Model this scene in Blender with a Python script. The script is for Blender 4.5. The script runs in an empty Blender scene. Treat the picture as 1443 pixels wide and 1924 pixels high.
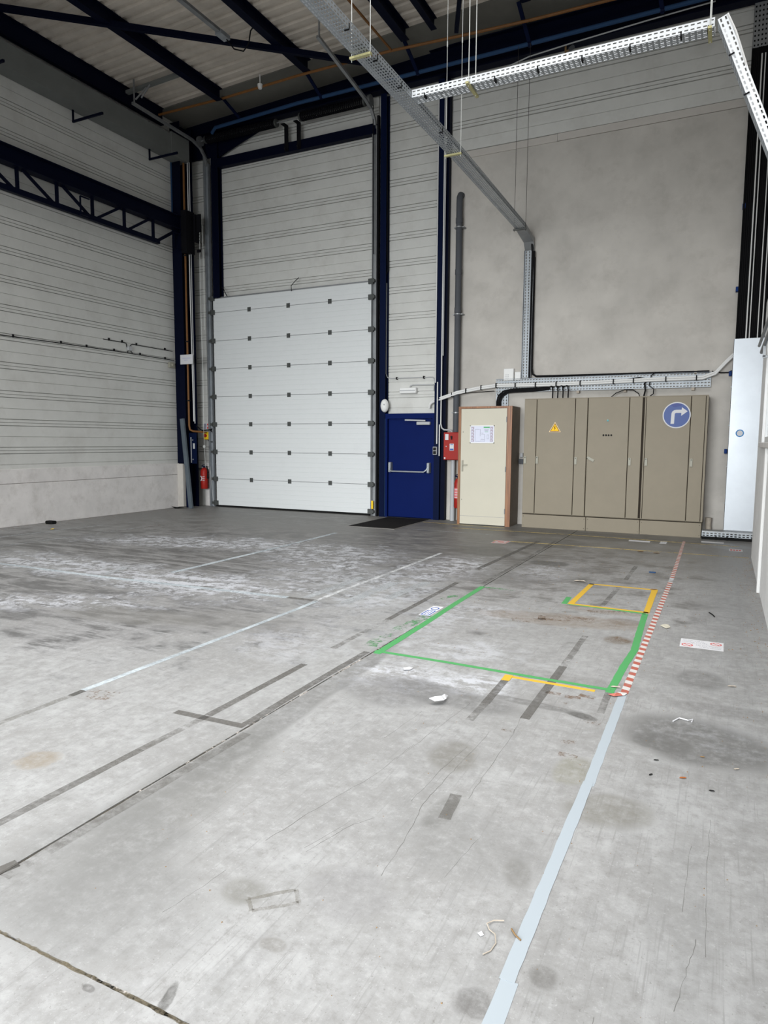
import bpy, math, random
from mathutils import Vector, Matrix
random.seed(7)
sc = bpy.context.scene
COL = sc.collection

# ------------------------------------------------------------------ camera
cam_d = bpy.data.cameras.new('camera'); cam = bpy.data.objects.new('camera', cam_d); COL.objects.link(cam)
cam_d.sensor_fit = 'HORIZONTAL'; cam_d.sensor_width = 36.0; cam_d.lens = 32.094
cam_d.clip_start = 0.05; cam_d.clip_end = 200
def cam_matrix(yaw, pitch, roll, loc):
    f = Vector((-math.sin(yaw)*math.cos(pitch), math.cos(yaw)*math.cos(pitch), -math.sin(pitch)))
    r = Vector((math.cos(yaw), math.sin(yaw), 0)); u = r.cross(f)
    c, s = math.cos(roll), math.sin(roll)
    r2 = c*r + s*u; u2 = -s*r + c*u
    m = Matrix.Identity(4)
    for i in range(3):
        m[i][0] = r2[i]; m[i][1] = u2[i]; m[i][2] = -f[i]; m[i][3] = loc[i]
    return m
cam.matrix_world = cam_matrix(math.radians(26.288), math.radians(5.910), math.radians(0.330), (0, 0, 1.65))
sc.camera = cam

# ------------------------------------------------------------------ world, daylight, exposure
w = bpy.data.worlds.new('overcast_sky'); sc.world = w; w.use_nodes = True
wn = w.node_tree.nodes['Background']; wn.inputs[0].default_value = (0.86, 0.93, 1.0, 1); wn.inputs[1].default_value = 0.5
def area(name, loc, sx, sy, power, rot=(0, 0, 0), col=(1, 0.985, 0.96)):
    l = bpy.data.lights.new(name, 'AREA'); l.shape = 'RECTANGLE'; l.size = sx; l.size_y = sy; l.energy = power; l.color = col
    o = bpy.data.objects.new(name, l); COL.objects.link(o); o.location = loc; o.rotation_euler = rot
    return o
RY0, RY1 = -5.0, 7.8
# daylight falling through the three rooflight openings and the open loading door behind the viewer
for xr in (-7.2, -2.7, 1.5):
    rl = area('rooflight_daylight', (xr, RY0/2 + RY1/2, 9.35 + 0.038*(xr+12)), 1.9, RY1-RY0, 420); rl.data.spread = math.radians(132)
dl = area('door_daylight', (-4.1, -7.1, 3.0), 8.0, 5.2, 700, (math.radians(73), 0, math.radians(4)), (0.95, 0.985, 1.0)); dl.data.spread = math.radians(73)
sc.cycles.adaptive_threshold = 0.02; sc.cycles.max_bounces = 6; sc.cycles.diffuse_bounces = 4; sc.cycles.glossy_bounces = 2; sc.cycles.transparent_max_bounces = 6; sc.cycles.caustics_reflective = False; sc.cycles.caustics_refractive = False
sc.view_settings.view_transform = 'Standard'; sc.view_settings.look = 'None'
sc.view_settings.exposure = 0.0; sc.view_settings.gamma = 1.0; sc.view_settings.use_curve_mapping = False

# ------------------------------------------------------------------ materials
JX, JY0 = -2.392, 1.355
MATS = {}
def new_mat(name):
    m = bpy.data.materials.new(name); m.use_nodes = True
    return m, m.node_tree.nodes, m.node_tree.links, m.node_tree.nodes['Principled BSDF']
def mat(name, col, rough=0.5, metal=0.0, var=0.0, vscale=3.0, bump=0.0, bscale=40.0, dark=None, grime=0.0, gscale=1.2):
    """plain procedural material: base colour with noise variation, grime and fine relief"""
    if name in MATS: return MATS[name]
    m, N, L, b = new_mat(name)
    b.inputs['Roughness'].default_value = rough; b.inputs['Metallic'].default_value = metal
    b.inputs['Base Color'].default_value = (*col, 1)
    if metal == 0: b.inputs['Specular IOR Level'].default_value = .05 if max(col) < .2 else .25
    geo = N.new('ShaderNodeNewGeometry')
    cur = None
    if var > 0:
        n = N.new('ShaderNodeTexNoise'); n.inputs['Scale'].default_value = vscale; n.inputs['Detail'].default_value = 3; n.inputs['Roughness'].default_value = 0.65
        L.new(geo.outputs['Position'], n.inputs['Vector'])
        r = N.new('ShaderNodeMapRange'); r.inputs[1].default_value = 0.3; r.inputs[2].default_value = 0.7
        r.inputs[3].default_value = 1-var; r.inputs[4].default_value = 1+var*0.6
        L.new(n.outputs['Fac'], r.inputs[0])
        mx = N.new('ShaderNodeMix'); mx.data_type = 'RGBA'; mx.blend_type = 'MULTIPLY'; mx.inputs[0].default_value = 1
        mx.inputs[6].default_value = (*col, 1); L.new(r.outputs[0], mx.inputs[7]); cur = mx.outputs[2]
    if grime > 0:
        n2 = N.new('ShaderNodeTexNoise'); n2.inputs['Scale'].default_value = gscale; n2.inputs['Detail'].default_value = 4; n2.inputs['Roughness'].default_value = 0.75
        L.new(geo.outputs['Position'], n2.inputs['Vector'])
        r2 = N.new('ShaderNodeMapRange'); r2.inputs[1].default_value = 0.5; r2.inputs[2].default_value = 0.75; r2.inputs[4].default_value = grime
        L.new(n2.outputs['Fac'], r2.inputs[0])
        m2 = N.new('ShaderNodeMix'); m2.data_type = 'RGBA'; L.new(r2.outputs[0], m2.inputs[0])
        if cur: L.new(cur, m2.inputs[6])
        else: m2.inputs[6].default_value = (*col, 1)
        m2.inputs[7].default_value = (*(dark or tuple(c*0.45 for c in col)), 1); cur = m2.outputs[2]
    if cur: L.new(cur, b.inputs['Base Color'])
    if bump > 0:
        nb = N.new('ShaderNodeTexNoise'); nb.inputs['Scale'].default_value = bscale; nb.inputs['Detail'].default_value = 2
        L.new(geo.outputs['Position'], nb.inputs['Vector'])
        bp = N.new('ShaderNodeBump'); bp.inputs['Strength'].default_value = bump; bp.inputs['Distance'].default_value = 0.01
        L.new(nb.outputs['Fac'], bp.inputs['Height']); L.new(bp.outputs[0], b.inputs['Normal'])
    MATS[name] = m
    return m
M = {}
M['clad'] = mat('white_cladding', (0.60, 0.60, 0.575), 0.45, 0, 0.05, 2.0, 0, 40, (0.36, 0.34, 0.31), 0.30, 1.6)
M['conc'] = mat('grey_concrete_wall', (0.50, 0.475, 0.44), 0.85, 0, 0.13, 1.3, 0.15, 30, (0.36, 0.335, 0.305), 0.5, 2.2)
M['conc2'] = mat('pale_concrete_base', (0.68, 0.655, 0.64), 0.85, 0, 0.10, 2.5, 0.15, 30, (0.34, 0.31, 0.28), 0.4, 3.0)
M['trimw'] = mat('pale_flashing', (0.52, 0.49, 0.455), 0.6, 0, 0.05)
M['block'] = mat('white_painted_wall', (0.84, 0.84, 0.84), 0.6, 0, 0.06, 2.0, 0.1, 25, (0.48, 0.47, 0.47), 0.4, 2.4)
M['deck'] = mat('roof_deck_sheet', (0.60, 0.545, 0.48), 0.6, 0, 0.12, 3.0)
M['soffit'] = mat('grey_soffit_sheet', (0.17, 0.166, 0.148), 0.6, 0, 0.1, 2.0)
M['gutter'] = mat('grey_gutter_steel', (0.17, 0.178, 0.172), 0.55, 0.0, 0.1, 2.0)
M['navy'] = mat('navy_painted_steel', (0.0028, 0.0045, 0.0155), 0.45, 0, 0.1, 3.0)
M['navy2'] = mat('blue_painted_steel', (0.0036, 0.0075, 0.030), 0.42, 0, 0.08, 3.0)
M['black'] = mat('black_steel', (0.008, 0.008, 0.010), 0.6)
M['bluepipe'] = mat('mid_blue_pipe', (0.028, 0.065, 0.145), 0.4)
M['doorblue'] = mat('door_blue_paint', (0.0030, 0.0105, 0.078), 0.5, 0, 0.05, 2.0)
M['galv'] = mat('galvanised_steel', (0.33, 0.355, 0.38), 0.5, 0.4, 0.12, 6.0)
M['galvdark'] = mat('dull_galvanised_steel', (0.30, 0.31, 0.32), 0.5, 0.6, 0.15, 5.0)
M['galvsheet'] = mat('new_galvanised_sheet', (0.36, 0.38, 0.405), 0.42, 0.75, 0.05, 3.0)
M['litwhite'] = mat('strongly_lit_tray', (0.80, 0.83, 0.86), 0.4, 0.15, 0.03)  # overexposed tray sides: the strong light is put into a near-white colour
M['secdoor'] = mat('white_door_panel', (0.66, 0.68, 0.685), 0.42, 0, 0.03, 2.0, 0, 40, (0.46, 0.46, 0.46), 0.15, 2.0)
M['hinge'] = mat('dull_hinge_steel', (0.075, 0.08, 0.077), 0.5, 0.3)
M['rubber'] = mat('black_rubber', (0.012, 0.012, 0.012), 0.8)
M['orange'] = mat('ochre_gas_pipe', (0.20, 0.088, 0.026), 0.5, 0, 0.15, 8.0)
M['white'] = mat('white_plastic', (0.75, 0.75, 0.74), 0.4)
M['wcable'] = mat('white_cable_sheath', (0.70, 0.70, 0.69), 0.45)
M['gcable'] = mat('grey_conduit', (0.42, 0.43, 0.44), 0.45)
M['bcable'] = mat('black_cable_sheath', (0.010, 0.010, 0.011), 0.5)
M['pvc'] = mat('dark_grey_pvc', (0.085, 0.09, 0.10), 0.4, 0, 0.06, 4.0)
M['beige'] = mat('beige_cabinet_paint', (0.245, 0.212, 0.158), 0.5, 0, 0.04, 3.0)
M['beigedark'] = mat('cabinet_gap', (0.035, 0.028, 0.022), 0.7)
M['beigeh'] = mat('beige_handle', (0.31, 0.30, 0.245), 0.4)
M['cream'] = mat('cream_door_paint', (0.55, 0.52, 0.43), 0.5, 0, 0.02, 3.0)
M['woodside'] = mat('brown_chipboard', (0.20, 0.165, 0.13), 0.6, 0, 0.12, 6.0)
M['red'] = mat('fire_red', (0.31, 0.016, 0.011), 0.4, 0, 0.05)
M['redlight'] = mat('label_pink', (0.62, 0.18, 0.19), 0.5)
M['yellow'] = mat('switch_yellow', (0.75, 0.50, 0.02), 0.45)
M['signyellow'] = mat('warning_yellow', (0.86, 0.52, 0.01), 0.5)
M['signblue'] = mat('traffic_blue', (0.030, 0.068, 0.25), 0.4)
M['signdark'] = mat('traffic_dark_blue', (0.015, 0.035, 0.21), 0.4)
M['signcream'] = mat('warning_border', (0.80, 0.60, 0.34), 0.5)
M['browndark'] = mat('warning_line_brown', (0.10, 0.02, 0.008), 0.5)
M['paper'] = mat('white_paper', (0.62, 0.62, 0.64), 0.8)
M['plan'] = mat('plan_paper', (0.66, 0.68, 0.80), 0.7)
M['planpink'] = mat('plan_legend_mauve', (0.42, 0.36, 0.42), 0.7)
M['plangreen'] = mat('plan_green', (0.12, 0.42, 0.18), 0.7)
M['ink'] = mat('grey_ink', (0.22, 0.22, 0.27), 0.8)
M['inkblack'] = mat('black_ink', (0.02, 0.02, 0.02), 0.7)
M['inkred'] = mat('red_ink', (0.55, 0.10, 0.09), 0.7)
M['inkblue'] = mat('blue_ink', (0.04, 0.10, 0.36), 0.7)
M['teal'] = mat('teal_lamp_lens', (0.04, 0.30, 0.32), 0.25)
M['brass'] = mat('yellow_zinc_bracket', (0.50, 0.47, 0.24), 0.45, 0.5)
M['wire'] = mat('steel_wire', (0.70, 0.72, 0.70), 0.4, 0.4)
M['darkwire'] = mat('dark_wire', (0.06, 0.055, 0.05), 0.6)
M['blueclip'] = mat('blue_clip', (0.01, 0.035, 0.15), 0.5)
M['doormat'] = mat('charcoal_doormat', (0.022, 0.021, 0.021), 0.95, 0, 0.25, 30.0, 0.6, 300)
M['card'] = mat('tan_cardboard', (0.42, 0.37, 0.31), 0.85, 0, 0.2, 8.0)
M['leaf'] = mat('dry_brown_leaf', (0.24, 0.15, 0.07), 0.8, 0, 0.2, 30.0)
M['glass'] = mat('window_glass_tint', (0.55, 0.64, 0.74), 0.08, 0.0)
M['greygreen'] = mat('grey_painted_angle', (0.10, 0.12, 0.14), 0.5, 0, 0.1)

def wood_mat():
    m, N, L, b = new_mat('varnished_wood_frame')
    g = N.new('ShaderNodeNewGeometry'); mp = N.new('ShaderNodeMapping'); mp.inputs['Scale'].default_value = (40, 40, 2)
    n = N.new('ShaderNodeTexNoise'); n.inputs['Scale'].default_value = 1; n.inputs['Detail'].default_value = 4
    r = N.new('ShaderNodeValToRGB'); r.color_ramp.elements[0].position = .3; r.color_ramp.elements[1].position = .7
    r.color_ramp.elements[0].color = (0.155, 0.057, 0.02, 1); r.color_ramp.elements[1].color = (0.32, 0.14, 0.055, 1)
    L.new(g.outputs['Position'], mp.inputs[0]); L.new(mp.outputs[0], n.inputs['Vector']); L.new(n.outputs['Fac'], r.inputs[0]); L.new(r.outputs[0], b.inputs['Base Color'])
    b.inputs['Roughness'].default_value = .4
    return m
M['wood'] = wood_mat()

def worn_mat(name, col, cover, scale=18.0, rough=0.7, soft=0.08, top=1.0):
    """paint, tape or residue on the floor, worn through in patches (1 = whole, 0 = gone)"""
    m, N, L, b = new_mat(name)
    b.inputs['Base Color'].default_value = (*col, 1); b.inputs['Roughness'].default_value = rough
    g = N.new('ShaderNodeNewGeometry')
    n = N.new('ShaderNodeTexNoise'); n.inputs['Scale'].default_value = scale; n.inputs['Detail'].default_value = 7; n.inputs['Roughness'].default_value = 0.7
    n3 = N.new('ShaderNodeTexNoise'); n3.inputs['Scale'].default_value = scale*0.12; n3.inputs['Detail'].default_value = 3
    ad = N.new('ShaderNodeMath'); ad.operation = 'MULTIPLY_ADD'; ad.inputs[1].default_value = 0.55
    mm = N.new('ShaderNodeMath'); mm.operation = 'MULTIPLY'; mm.inputs[1].default_value = 0.45
    L.new(g.outputs['Position'], n.inputs['Vector']); L.new(g.outputs['Position'], n3.inputs['Vector'])
    L.new(n3.outputs['Fac'], mm.inputs[0]); L.new(n.outputs['Fac'], ad.inputs[0]); L.new(mm.outputs[0], ad.inputs[2])
    r = N.new('ShaderNodeMapRange'); t = 0.30 + 0.40*cover
    r.inputs[1].default_value = t+soft; r.inputs[2].default_value = t-soft; r.inputs[3].default_value = 0.0; r.inputs[4].default_value = top
    L.new(ad.outputs[0], r.inputs[0]); L.new(r.outputs[0], b.inputs['Alpha'])
    return m
M['tapeblue'] = worn_mat('pale_blue_tape', (0.345, 0.388, 0.425), 1.15, 26.0, 0.5)
M['bluefade'] = worn_mat('faded_pale_blue_paint', (0.44, 0.485, 0.515), 0.66, 24.0, 0.7, 0.16)
M['bluefade2'] = worn_mat('very_faded_pale_paint', (0.44, 0.46, 0.475), 0.42, 22.0, 0.7, 0.15)
M['whitefade'] = worn_mat('worn_white_paint', (0.52, 0.53, 0.54), 0.58, 18.0, 0.7, 0.10)
M['residue'] = worn_mat('dark_tape_residue', (0.14, 0.132, 0.122), 0.43, 26.0, 0.8, 0.26, 0.80)
M['residue2'] = worn_mat('broken_tape_residue', (0.16, 0.152, 0.14), 0.28, 16.0, 0.8, 0.18, 0.65)
M['green'] = worn_mat('green_tape', (0.065, 0.30, 0.095), 1.0, 20.0, 0.55)
M['greenfade'] = worn_mat('scuffed_green_tape', (0.11, 0.31, 0.135), 0.30, 20.0, 0.6)
M['yelltape'] = worn_mat('yellow_tape', (0.60, 0.37, 0.03), .95, 18.0, 0.55)
M['yellfade'] = worn_mat('faded_yellow_line', (0.55, 0.42, 0.16), 0.55, 14.0, 0.6)
M['redfade'] = worn_mat('faded_red_line', (0.30, 0.10, 0.08), 0.40, 14.0, 0.6)
M['rust'] = worn_mat('rust_mark', (0.20, 0.115, 0.06), 0.16, 40.0, 0.8, 0.14)
M['crack'] = worn_mat('hairline_crack', (0.17, 0.162, 0.15), 0.44, 30.0, 0.9, 0.25, 0.55)

def stripe_mat():
    m, N, L, b = new_mat('red_white_hazard_tape')
    g = N.new('ShaderNodeNewGeometry'); sp = N.new('ShaderNodeSeparateXYZ'); L.new(g.outputs['Position'], sp.inputs[0])
    a = N.new('ShaderNodeMath'); a.operation = 'MULTIPLY_ADD'; a.inputs[1].default_value = 0.42; L.new(sp.outputs[0], a.inputs[0]); L.new(sp.outputs[1], a.inputs[2])
    d = N.new('ShaderNodeMath'); d.operation = 'MULTIPLY'; d.inputs[1].default_value = 1/0.132; L.new(a.outputs[0], d.inputs[0])
    f = N.new('ShaderNodeMath'); f.operation = 'FRACT'; L.new(d.outputs[0], f.inputs[0])
    c = N.new('ShaderNodeMath'); c.operation = 'GREATER_THAN'; c.inputs[1].default_value = 0.5; L.new(f.outputs[0], c.inputs[0])
    mx = N.new('ShaderNodeMix'); mx.data_type = 'RGBA'; mx.inputs[6].default_value = (0.55, 0.535, 0.52, 1); mx.inputs[7].default_value = (0.38, 0.10, 0.07, 1)
    L.new(c.outputs[0], mx.inputs[0])
    n = N.new('ShaderNodeTexNoise'); n.inputs['Scale'].default_value = 14; n.inputs['Detail'].default_value = 6; L.new(g.outputs['Position'], n.inputs['Vector'])
    r = N.new('ShaderNodeMapRange'); r.inputs[1].default_value = .52; r.inputs[2].default_value = .8; r.inputs[4].default_value = .5; L.new(n.outputs['Fac'], r.inputs[0])
    m2 = N.new('ShaderNodeMix'); m2.data_type = 'RGBA'; L.new(r.outputs[0], m2.inputs[0]); L.new(mx.outputs[2], m2.inputs[6]); m2.inputs[7].default_value = (0.28, 0.27, 0.26, 1)
    L.new(m2.outputs[2], b.inputs['Base Color']); b.inputs['Roughness'].default_value = .5
    return m
M['stripe'] = stripe_mat()

def floor_mat(zy0, zy1, zx0, zx1):
    """worn concrete; only the stains that reach the strip zy0..zy1 are put into its node tree"""
    m, N, L, b = new_mat('worn_concrete_floor')
    def here(x, y, rx, ry):
        r_ = max(rx, ry) if abs(rx-ry) < .5*max(rx, ry) else None
        ex, ey = 1.7*(r_ or rx*1.05), 1.7*(r_ or ry+.25*rx)
        return zy0-ey < y < zy1+ey and zx0-ex < x < zx1+ex
    g = N.new('ShaderNodeNewGeometry'); P = g.outputs['Position']
    def noise(scale, detail=6, rough=0.6, vec=None, dist=0.0):
        n = N.new('ShaderNodeTexNoise'); n.inputs['Scale'].default_value = scale; n.inputs['Detail'].default_value = detail
        n.inputs['Roughness'].default_value = rough; n.inputs['Distortion'].default_value = dist
        L.new(vec or P, n.inputs['Vector']); return n.outputs['Fac']
    def rng(x, a, b_, c=0.0, d=1.0):
        r = N.new('ShaderNodeMapRange'); r.inputs[1].default_value = a; r.inputs[2].default_value = b_; r.inputs[3].default_value = c; r.inputs[4].default_value = d
        L.new(x, r.inputs[0]); return r.outputs[0]
    def op(o, a, b_):
        k = N.new('ShaderNodeMath'); k.operation = o
        for i, v in ((0, a), (1, b_)):
            if isinstance(v, (int, float)): k.inputs[i].default_value = v
            else: L.new(v, k.inputs[i])
        return k.outputs[0]
    def mix(fac, a, col):
        k = N.new('ShaderNodeMix'); k.data_type = 'RGBA'
        if isinstance(fac, (int, float)): k.inputs[0].default_value = fac
        else: L.new(fac, k.inputs[0])
        if isinstance(a, tuple): k.inputs[6].default_value = (*a, 1)
        else: L.new(a, k.inputs[6])
        if isinstance(col, tuple): k.inputs[7].default_value = (*col, 1)
        else: L.new(col, k.inputs[7])
        return k.outputs[2]
    n_big = noise(0.55, 3, 0.6); n_mid = noise(2.6, 4, 0.68); n_fine = noise(15, 5, 0.78); n_speck = noise(70, 2, 0.75); n_cl = noise(1.1, 3, 0.65)
    # diagonal sweeping streaks, cross streaks and long fine scratches
    def streak(rot, sx_, sy_, det=5, ro=0.72):
        k = N.new('ShaderNodeMapping'); k.inputs['Rotation'].default_value = (0, 0, math.radians(rot)); k.inputs['Scale'].default_value = (sx_, sy_, 1); L.new(P, k.inputs[0])
        return noise(1.0, det, ro, k.outputs[0])
    n_str = streak(24, 9.0, 1.6, 3); n_str2 = streak(-8, 1.1, 7.0, 5, .78); n_scr = streak(6, 75.0, 2.2, 2, .6); n_scr2 = streak(-38, 90.0, 3.5, 2, .6)
    c = mix(rng(n_big, .40, .60), (0.44, 0.434, 0.424), (0.55, 0.546, 0.538))
    c = mix(rng(n_cl, .46, .62, 0, .50), c, (0.375, 0.368, 0.358))
    c = mix(rng(n_mid, .46, .64, 0, .60), c, (0.36, 0.352, 0.34))
    c = mix(rng(n_mid, .46, .34, 0, .45), c, (0.62, 0.618, 0.612))
    c = mix(rng(n_str, .50, .66, 0, .38), c, (0.35, 0.346, 0.34))
    c = mix(rng(n_fine, .50, .66, 0, .62), c, (0.315, 0.305, 0.292))
    c = mix(rng(n_fine, .47, .36, 0, .40), c, (0.64, 0.636, 0.63))
    c = mix(rng(n_scr, .60, .70, 0, .42), c, (0.29, 0.285, 0.275))
    c = mix(rng(n_scr2, .62, .72, 0, .35), c, (0.30, 0.295, 0.285))
    c = mix(rng(n_speck, .63, .71, 0, .5), c, (0.22, 0.21, 0.195))
    c = mix(rng(n_speck, .37, .30, 0, .45), c, (0.70, 0.695, 0.69))
    n_wrp = op('ADD', op('MULTIPLY', n_mid, .55), op('MULTIPLY', n_fine, .45))
    def blob(cx, cy, rx, ry, rot=0.0, amp=0.35, edge=0.25, nz=None):
        k = N.new('ShaderNodeMapping'); k.vector_type = 'TEXTURE'; k.inputs['Location'].default_value = (cx, cy, 0)
        k.inputs['Rotation'].default_value = (0, 0, math.radians(rot)); k.inputs['Scale'].default_value = (rx, ry, 1); L.new(P, k.inputs[0])
        ln = N.new('ShaderNodeVectorMath'); ln.operation = 'LENGTH'; L.new(k.outputs[0], ln.inputs[0])
        s = N.new('ShaderNodeMath'); s.operation = 'MULTIPLY_ADD'; s.inputs[1].default_value = amp*5; L.new(nz or n_mid, s.inputs[0])
        s2 = op('SUBTRACT', ln.outputs['Value'], amp*2.5); L.new(s2, s.inputs[2])
        return rng(s.outputs[0], 1.0+edge, 1.0-edge)
    # traffic grime of the far bays
    if here(-5.5, 12.4, 9.0, 3.6):
        far = blob(-5.5, 12.4, 9.0, 3.6, 0, 0.7, 0.55, n_mid)
        c = mix(op('MULTIPLY', far, 0.72), c, (0.235, 0.22, 0.195))
    if here(-7.2, 7.4, 4.6, 2.5):
        wheel = blob(-7.2, 7.4, 4.6, 2.5, 12, 0.8, 0.45, n_mid)
        c = mix(op('MULTIPLY', wheel, rng(n_str2, .43, .55, .28, 1.0)), c, (0.155, 0.15, 0.143))
    if here(-3.9, 9.4, 2.2, 2.0):
        whl2 = blob(-3.9, 9.4, 2.2, 2.0, 0, 0.8, 0.45, n_mid)
        c = mix(op('MULTIPLY', whl2, rng(n_str2, .42, .58, .15, .88)), c, (0.18, 0.172, 0.162))
    if here(-6.3, 4.7, 2.6, 1.1):
        left = blob(-6.3, 4.7, 2.6, 1.1, 5, 0.8, 0.5, n_mid)
        c = mix(op('MULTIPLY', left, rng(n_str2, .44, .56, .2, .95)), c, (0.165, 0.162, 0.158))
    if here(-2.6, 12.5, 2.6, .55):
        cab = blob(-2.6, 12.5, 2.6, .55, 0, 0.5, 0.4, n_mid)
        c = mix(op('MULTIPLY', cab, rng(n_str2, .35, .6, .3, .85)), c, (0.13, 0.125, 0.115))
    # white powdery spill patches with ragged edges
    n_pw = op('ADD', op('MULTIPLY', noise(6.0, 5, 0.85, None, 0.3), .55), op('MULTIPLY', n_str2, .45))
    for (x, y, rx, ry, rot, st) in ((-7.3, 8.6, 2.1, .55, 14, .95), (-6.6, 6.1, 2.4, .45, 2, .8), (-5.3, 5.9, 1.1, .5, 0, .8), (-6.3, 4.55, 1.3, .32, 25, .8), (-8.6, 6.3, 1.3, .4, 8, .7),
                                 (-4.9, 8.4, .9, .8, 20, .7), (-4.2, 7.2, .9, .7, 0, .6), (-3.15, 8.35, .5, .8, 0, .85), (-3.2, 6.6, .45, .9, 0, .6), (-1.95, 4.25, .40, .28, 0, .9), (-1.40, 4.35, .26, .2, 0, .9),
                                 (-1.75, 5.0, .5, .3, 20, .5), (-2.1, 6.2, .5, .4, 0, .5), (-3.1, 4.6, .5, .5, 0, .35), (-2.0, 8.6, .35, .5, 0, .5), (-2.3, 5.4, .25, .6, 0, .4), (-0.02, 4.1, .3, .2, 0, .4)):
        if not here(x, y, rx, ry): continue
        bm = blob(x, y, rx, ry, rot, 0.55, 0.35, n_mid)
        c = mix(op('MULTIPLY', op('MULTIPLY', bm, rng(n_pw, .47, .545)), st), c, (0.78, 0.79, 0.83))
    # single stains and patches
    for (x, y, rx, ry, rot, st, col) in (
        (-1.20, 3.27, .13, .17, 10, .55, (.30, .285, .255)), (-0.40, 3.08, .19, .14, 25, .50, (.33, .315, .275)), (-0.60, 3.38, .10, .16, 0, .40, (.36, .345, .26)),
        (-0.06, 4.05, .40, .30, -15, .62, (.23, .225, .215)), (-0.22, 3.95, .14, .12, 0, .6, (.22, .215, .205)), (0.10, 4.6, .35, .10, 0, .35, (.28, .27, .26)), (-0.07, 5.15, .17, .20, 0, .5, (.27, .265, .255)),
        (-0.42, 1.98, .045, .05, 0, .50, (.24, .23, .215)), (-0.58, 1.79, .055, .055, 0, .55, (.23, .22, .21)), (-0.69, 4.12, .09, .045, -15, .75, (.14, .135, .125)),
        (-1.01, 4.18, .30, .05, -5, .45, (.20, .195, .185)), (-1.55, 4.05, .55, .16, -6, .5, (.25, .245, .24)), (-1.9, 4.0, .35, .28, 10, .45, (.29, .285, .28)),
        (-1.40, 1.40, .018, .055, 20, .65, (.16, .155, .145)), (-1.64, 1.32, .025, .012, 0, .6, (.17, .16, .15)), (-1.50, 1.89, .085, .07, 0, .5, (.32, .31, .28)),
        (-2.30, 3.6, .10, 1.6, 2, .45, (.26, .255, .245)), (-2.20, 2.35, .22, .75, 8, .40, (.28, .275, .26)), (-2.15, 1.75, .40, .38, 10, .35, (.31, .305, .295)),
        (-1.85, 1.62, .35, .28, 0, .30, (.33, .325, .315)), (-1.25, 1.72, .05, .03, 0, .4, (.28, .26, .23)), (-1.01, 1.35, .10, .07, 0, .5, (.25, .24, .22)), (-0.87, 1.30, .05, .03, 30, .5, (.25, .24, .22)),
        (-1.15, 2.05, .18, .14, 0, .30, (.37, .36, .36)), (-0.85, 2.55, .30, .25, 20, .32, (.34, .335, .325)), (-0.63, 2.45, .05, .10, 20, .4, (.3, .29, .27)),
        (-1.05, 2.72, .06, .16, 0, .45, (.27, .265, .25)), (-3.1, 2.25, .10, .10, 0, .45, (.40, .32, .22)), (-2.5, 11.2, .55, .6, 0, .5, (.17, .165, .15)), (-3.2, 9.9, .55, .45, 0, .5, (.17, .165, .15)),
        (-1.25, 6.35, .75, .22, 6, .35, (.36, .27, .19)), (-1.0, 6.9, .45, .14, 0, .30, (.34, .26, .19)), (-0.74, 6.55, .16, .12, 0, .4, (.25, .19, .14)), (-0.72, 5.9, .12, .12, 0, .5, (.23, .18, .13)),
        (-2.4, 8.0, .6, .4, 0, .35, (.25, .245, .24)), (-2.05, 9.3, .30, .18, 0, .6, (.14, .14, .135)), (0.1, 7.2, .30, .9, 0, .25, (.35, .345, .34)), (0.15, 12.2, .30, .35, 0, -1, (.47, .48, .49)),
        (-4.0, 4.9, .7, .32, 10, .40, (.33, .32, .30)), (-5.0, 4.6, .8, .25, 5, .45, (.31, .30, .275)), (-0.03, 2.55, .12, .5, 0, .25, (.40, .395, .385)), (-0.9, 4.75, .4, .1, 0, .3, (.3, .29, .27))):
        if not here(x, y, rx, ry): continue
        bm = blob(x, y, rx, ry, rot, 0.42, 0.16, n_fine if max(rx, ry) < .12 else n_wrp)
        c = mix(op('MULTIPLY', bm, op('MULTIPLY', rng(n_fine, .38, .60, .55, 1.0), min(1.0, abs(st)*1.45))), c, tuple(q*.86 for q in col))
    k = N.new('ShaderNodeMix'); k.data_type = 'RGBA'; k.blend_type = 'MULTIPLY'; k.inputs[0].default_value = 1; L.new(c, k.inputs[6]); k.inputs[7].default_value = (.625, .632, .642, 1); c = k.outputs[2]
    L.new(c, b.inputs['Base Color'])
    L.new(rng(n_mid, .3, .7, .42, .62), b.inputs['Roughness'])
    bp = N.new('ShaderNodeBump'); bp.inputs['Strength'].default_value = .12; bp.inputs['Distance'].default_value = .004
    L.new(n_fine, bp.inputs['Height']); L.new(bp.outputs[0], b.inputs['Normal'])
    return m
ZONES = (-7.2, JY0, 2.9, 4.55, 6.0, 9.5, 13.8)
FM = {0: [floor_mat(a, b_, -12.2, JX) for a, b_ in zip(ZONES[:-1], ZONES[1:])], 1: [floor_mat(a, b_, JX, 2.0) for a, b_ in zip(ZONES[:-1], ZONES[1:])]}
M['jointfill'] = mat('joint_filler', (0.09, 0.075, 0.055), 0.9, 0, 0.5, 40.0)

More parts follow.
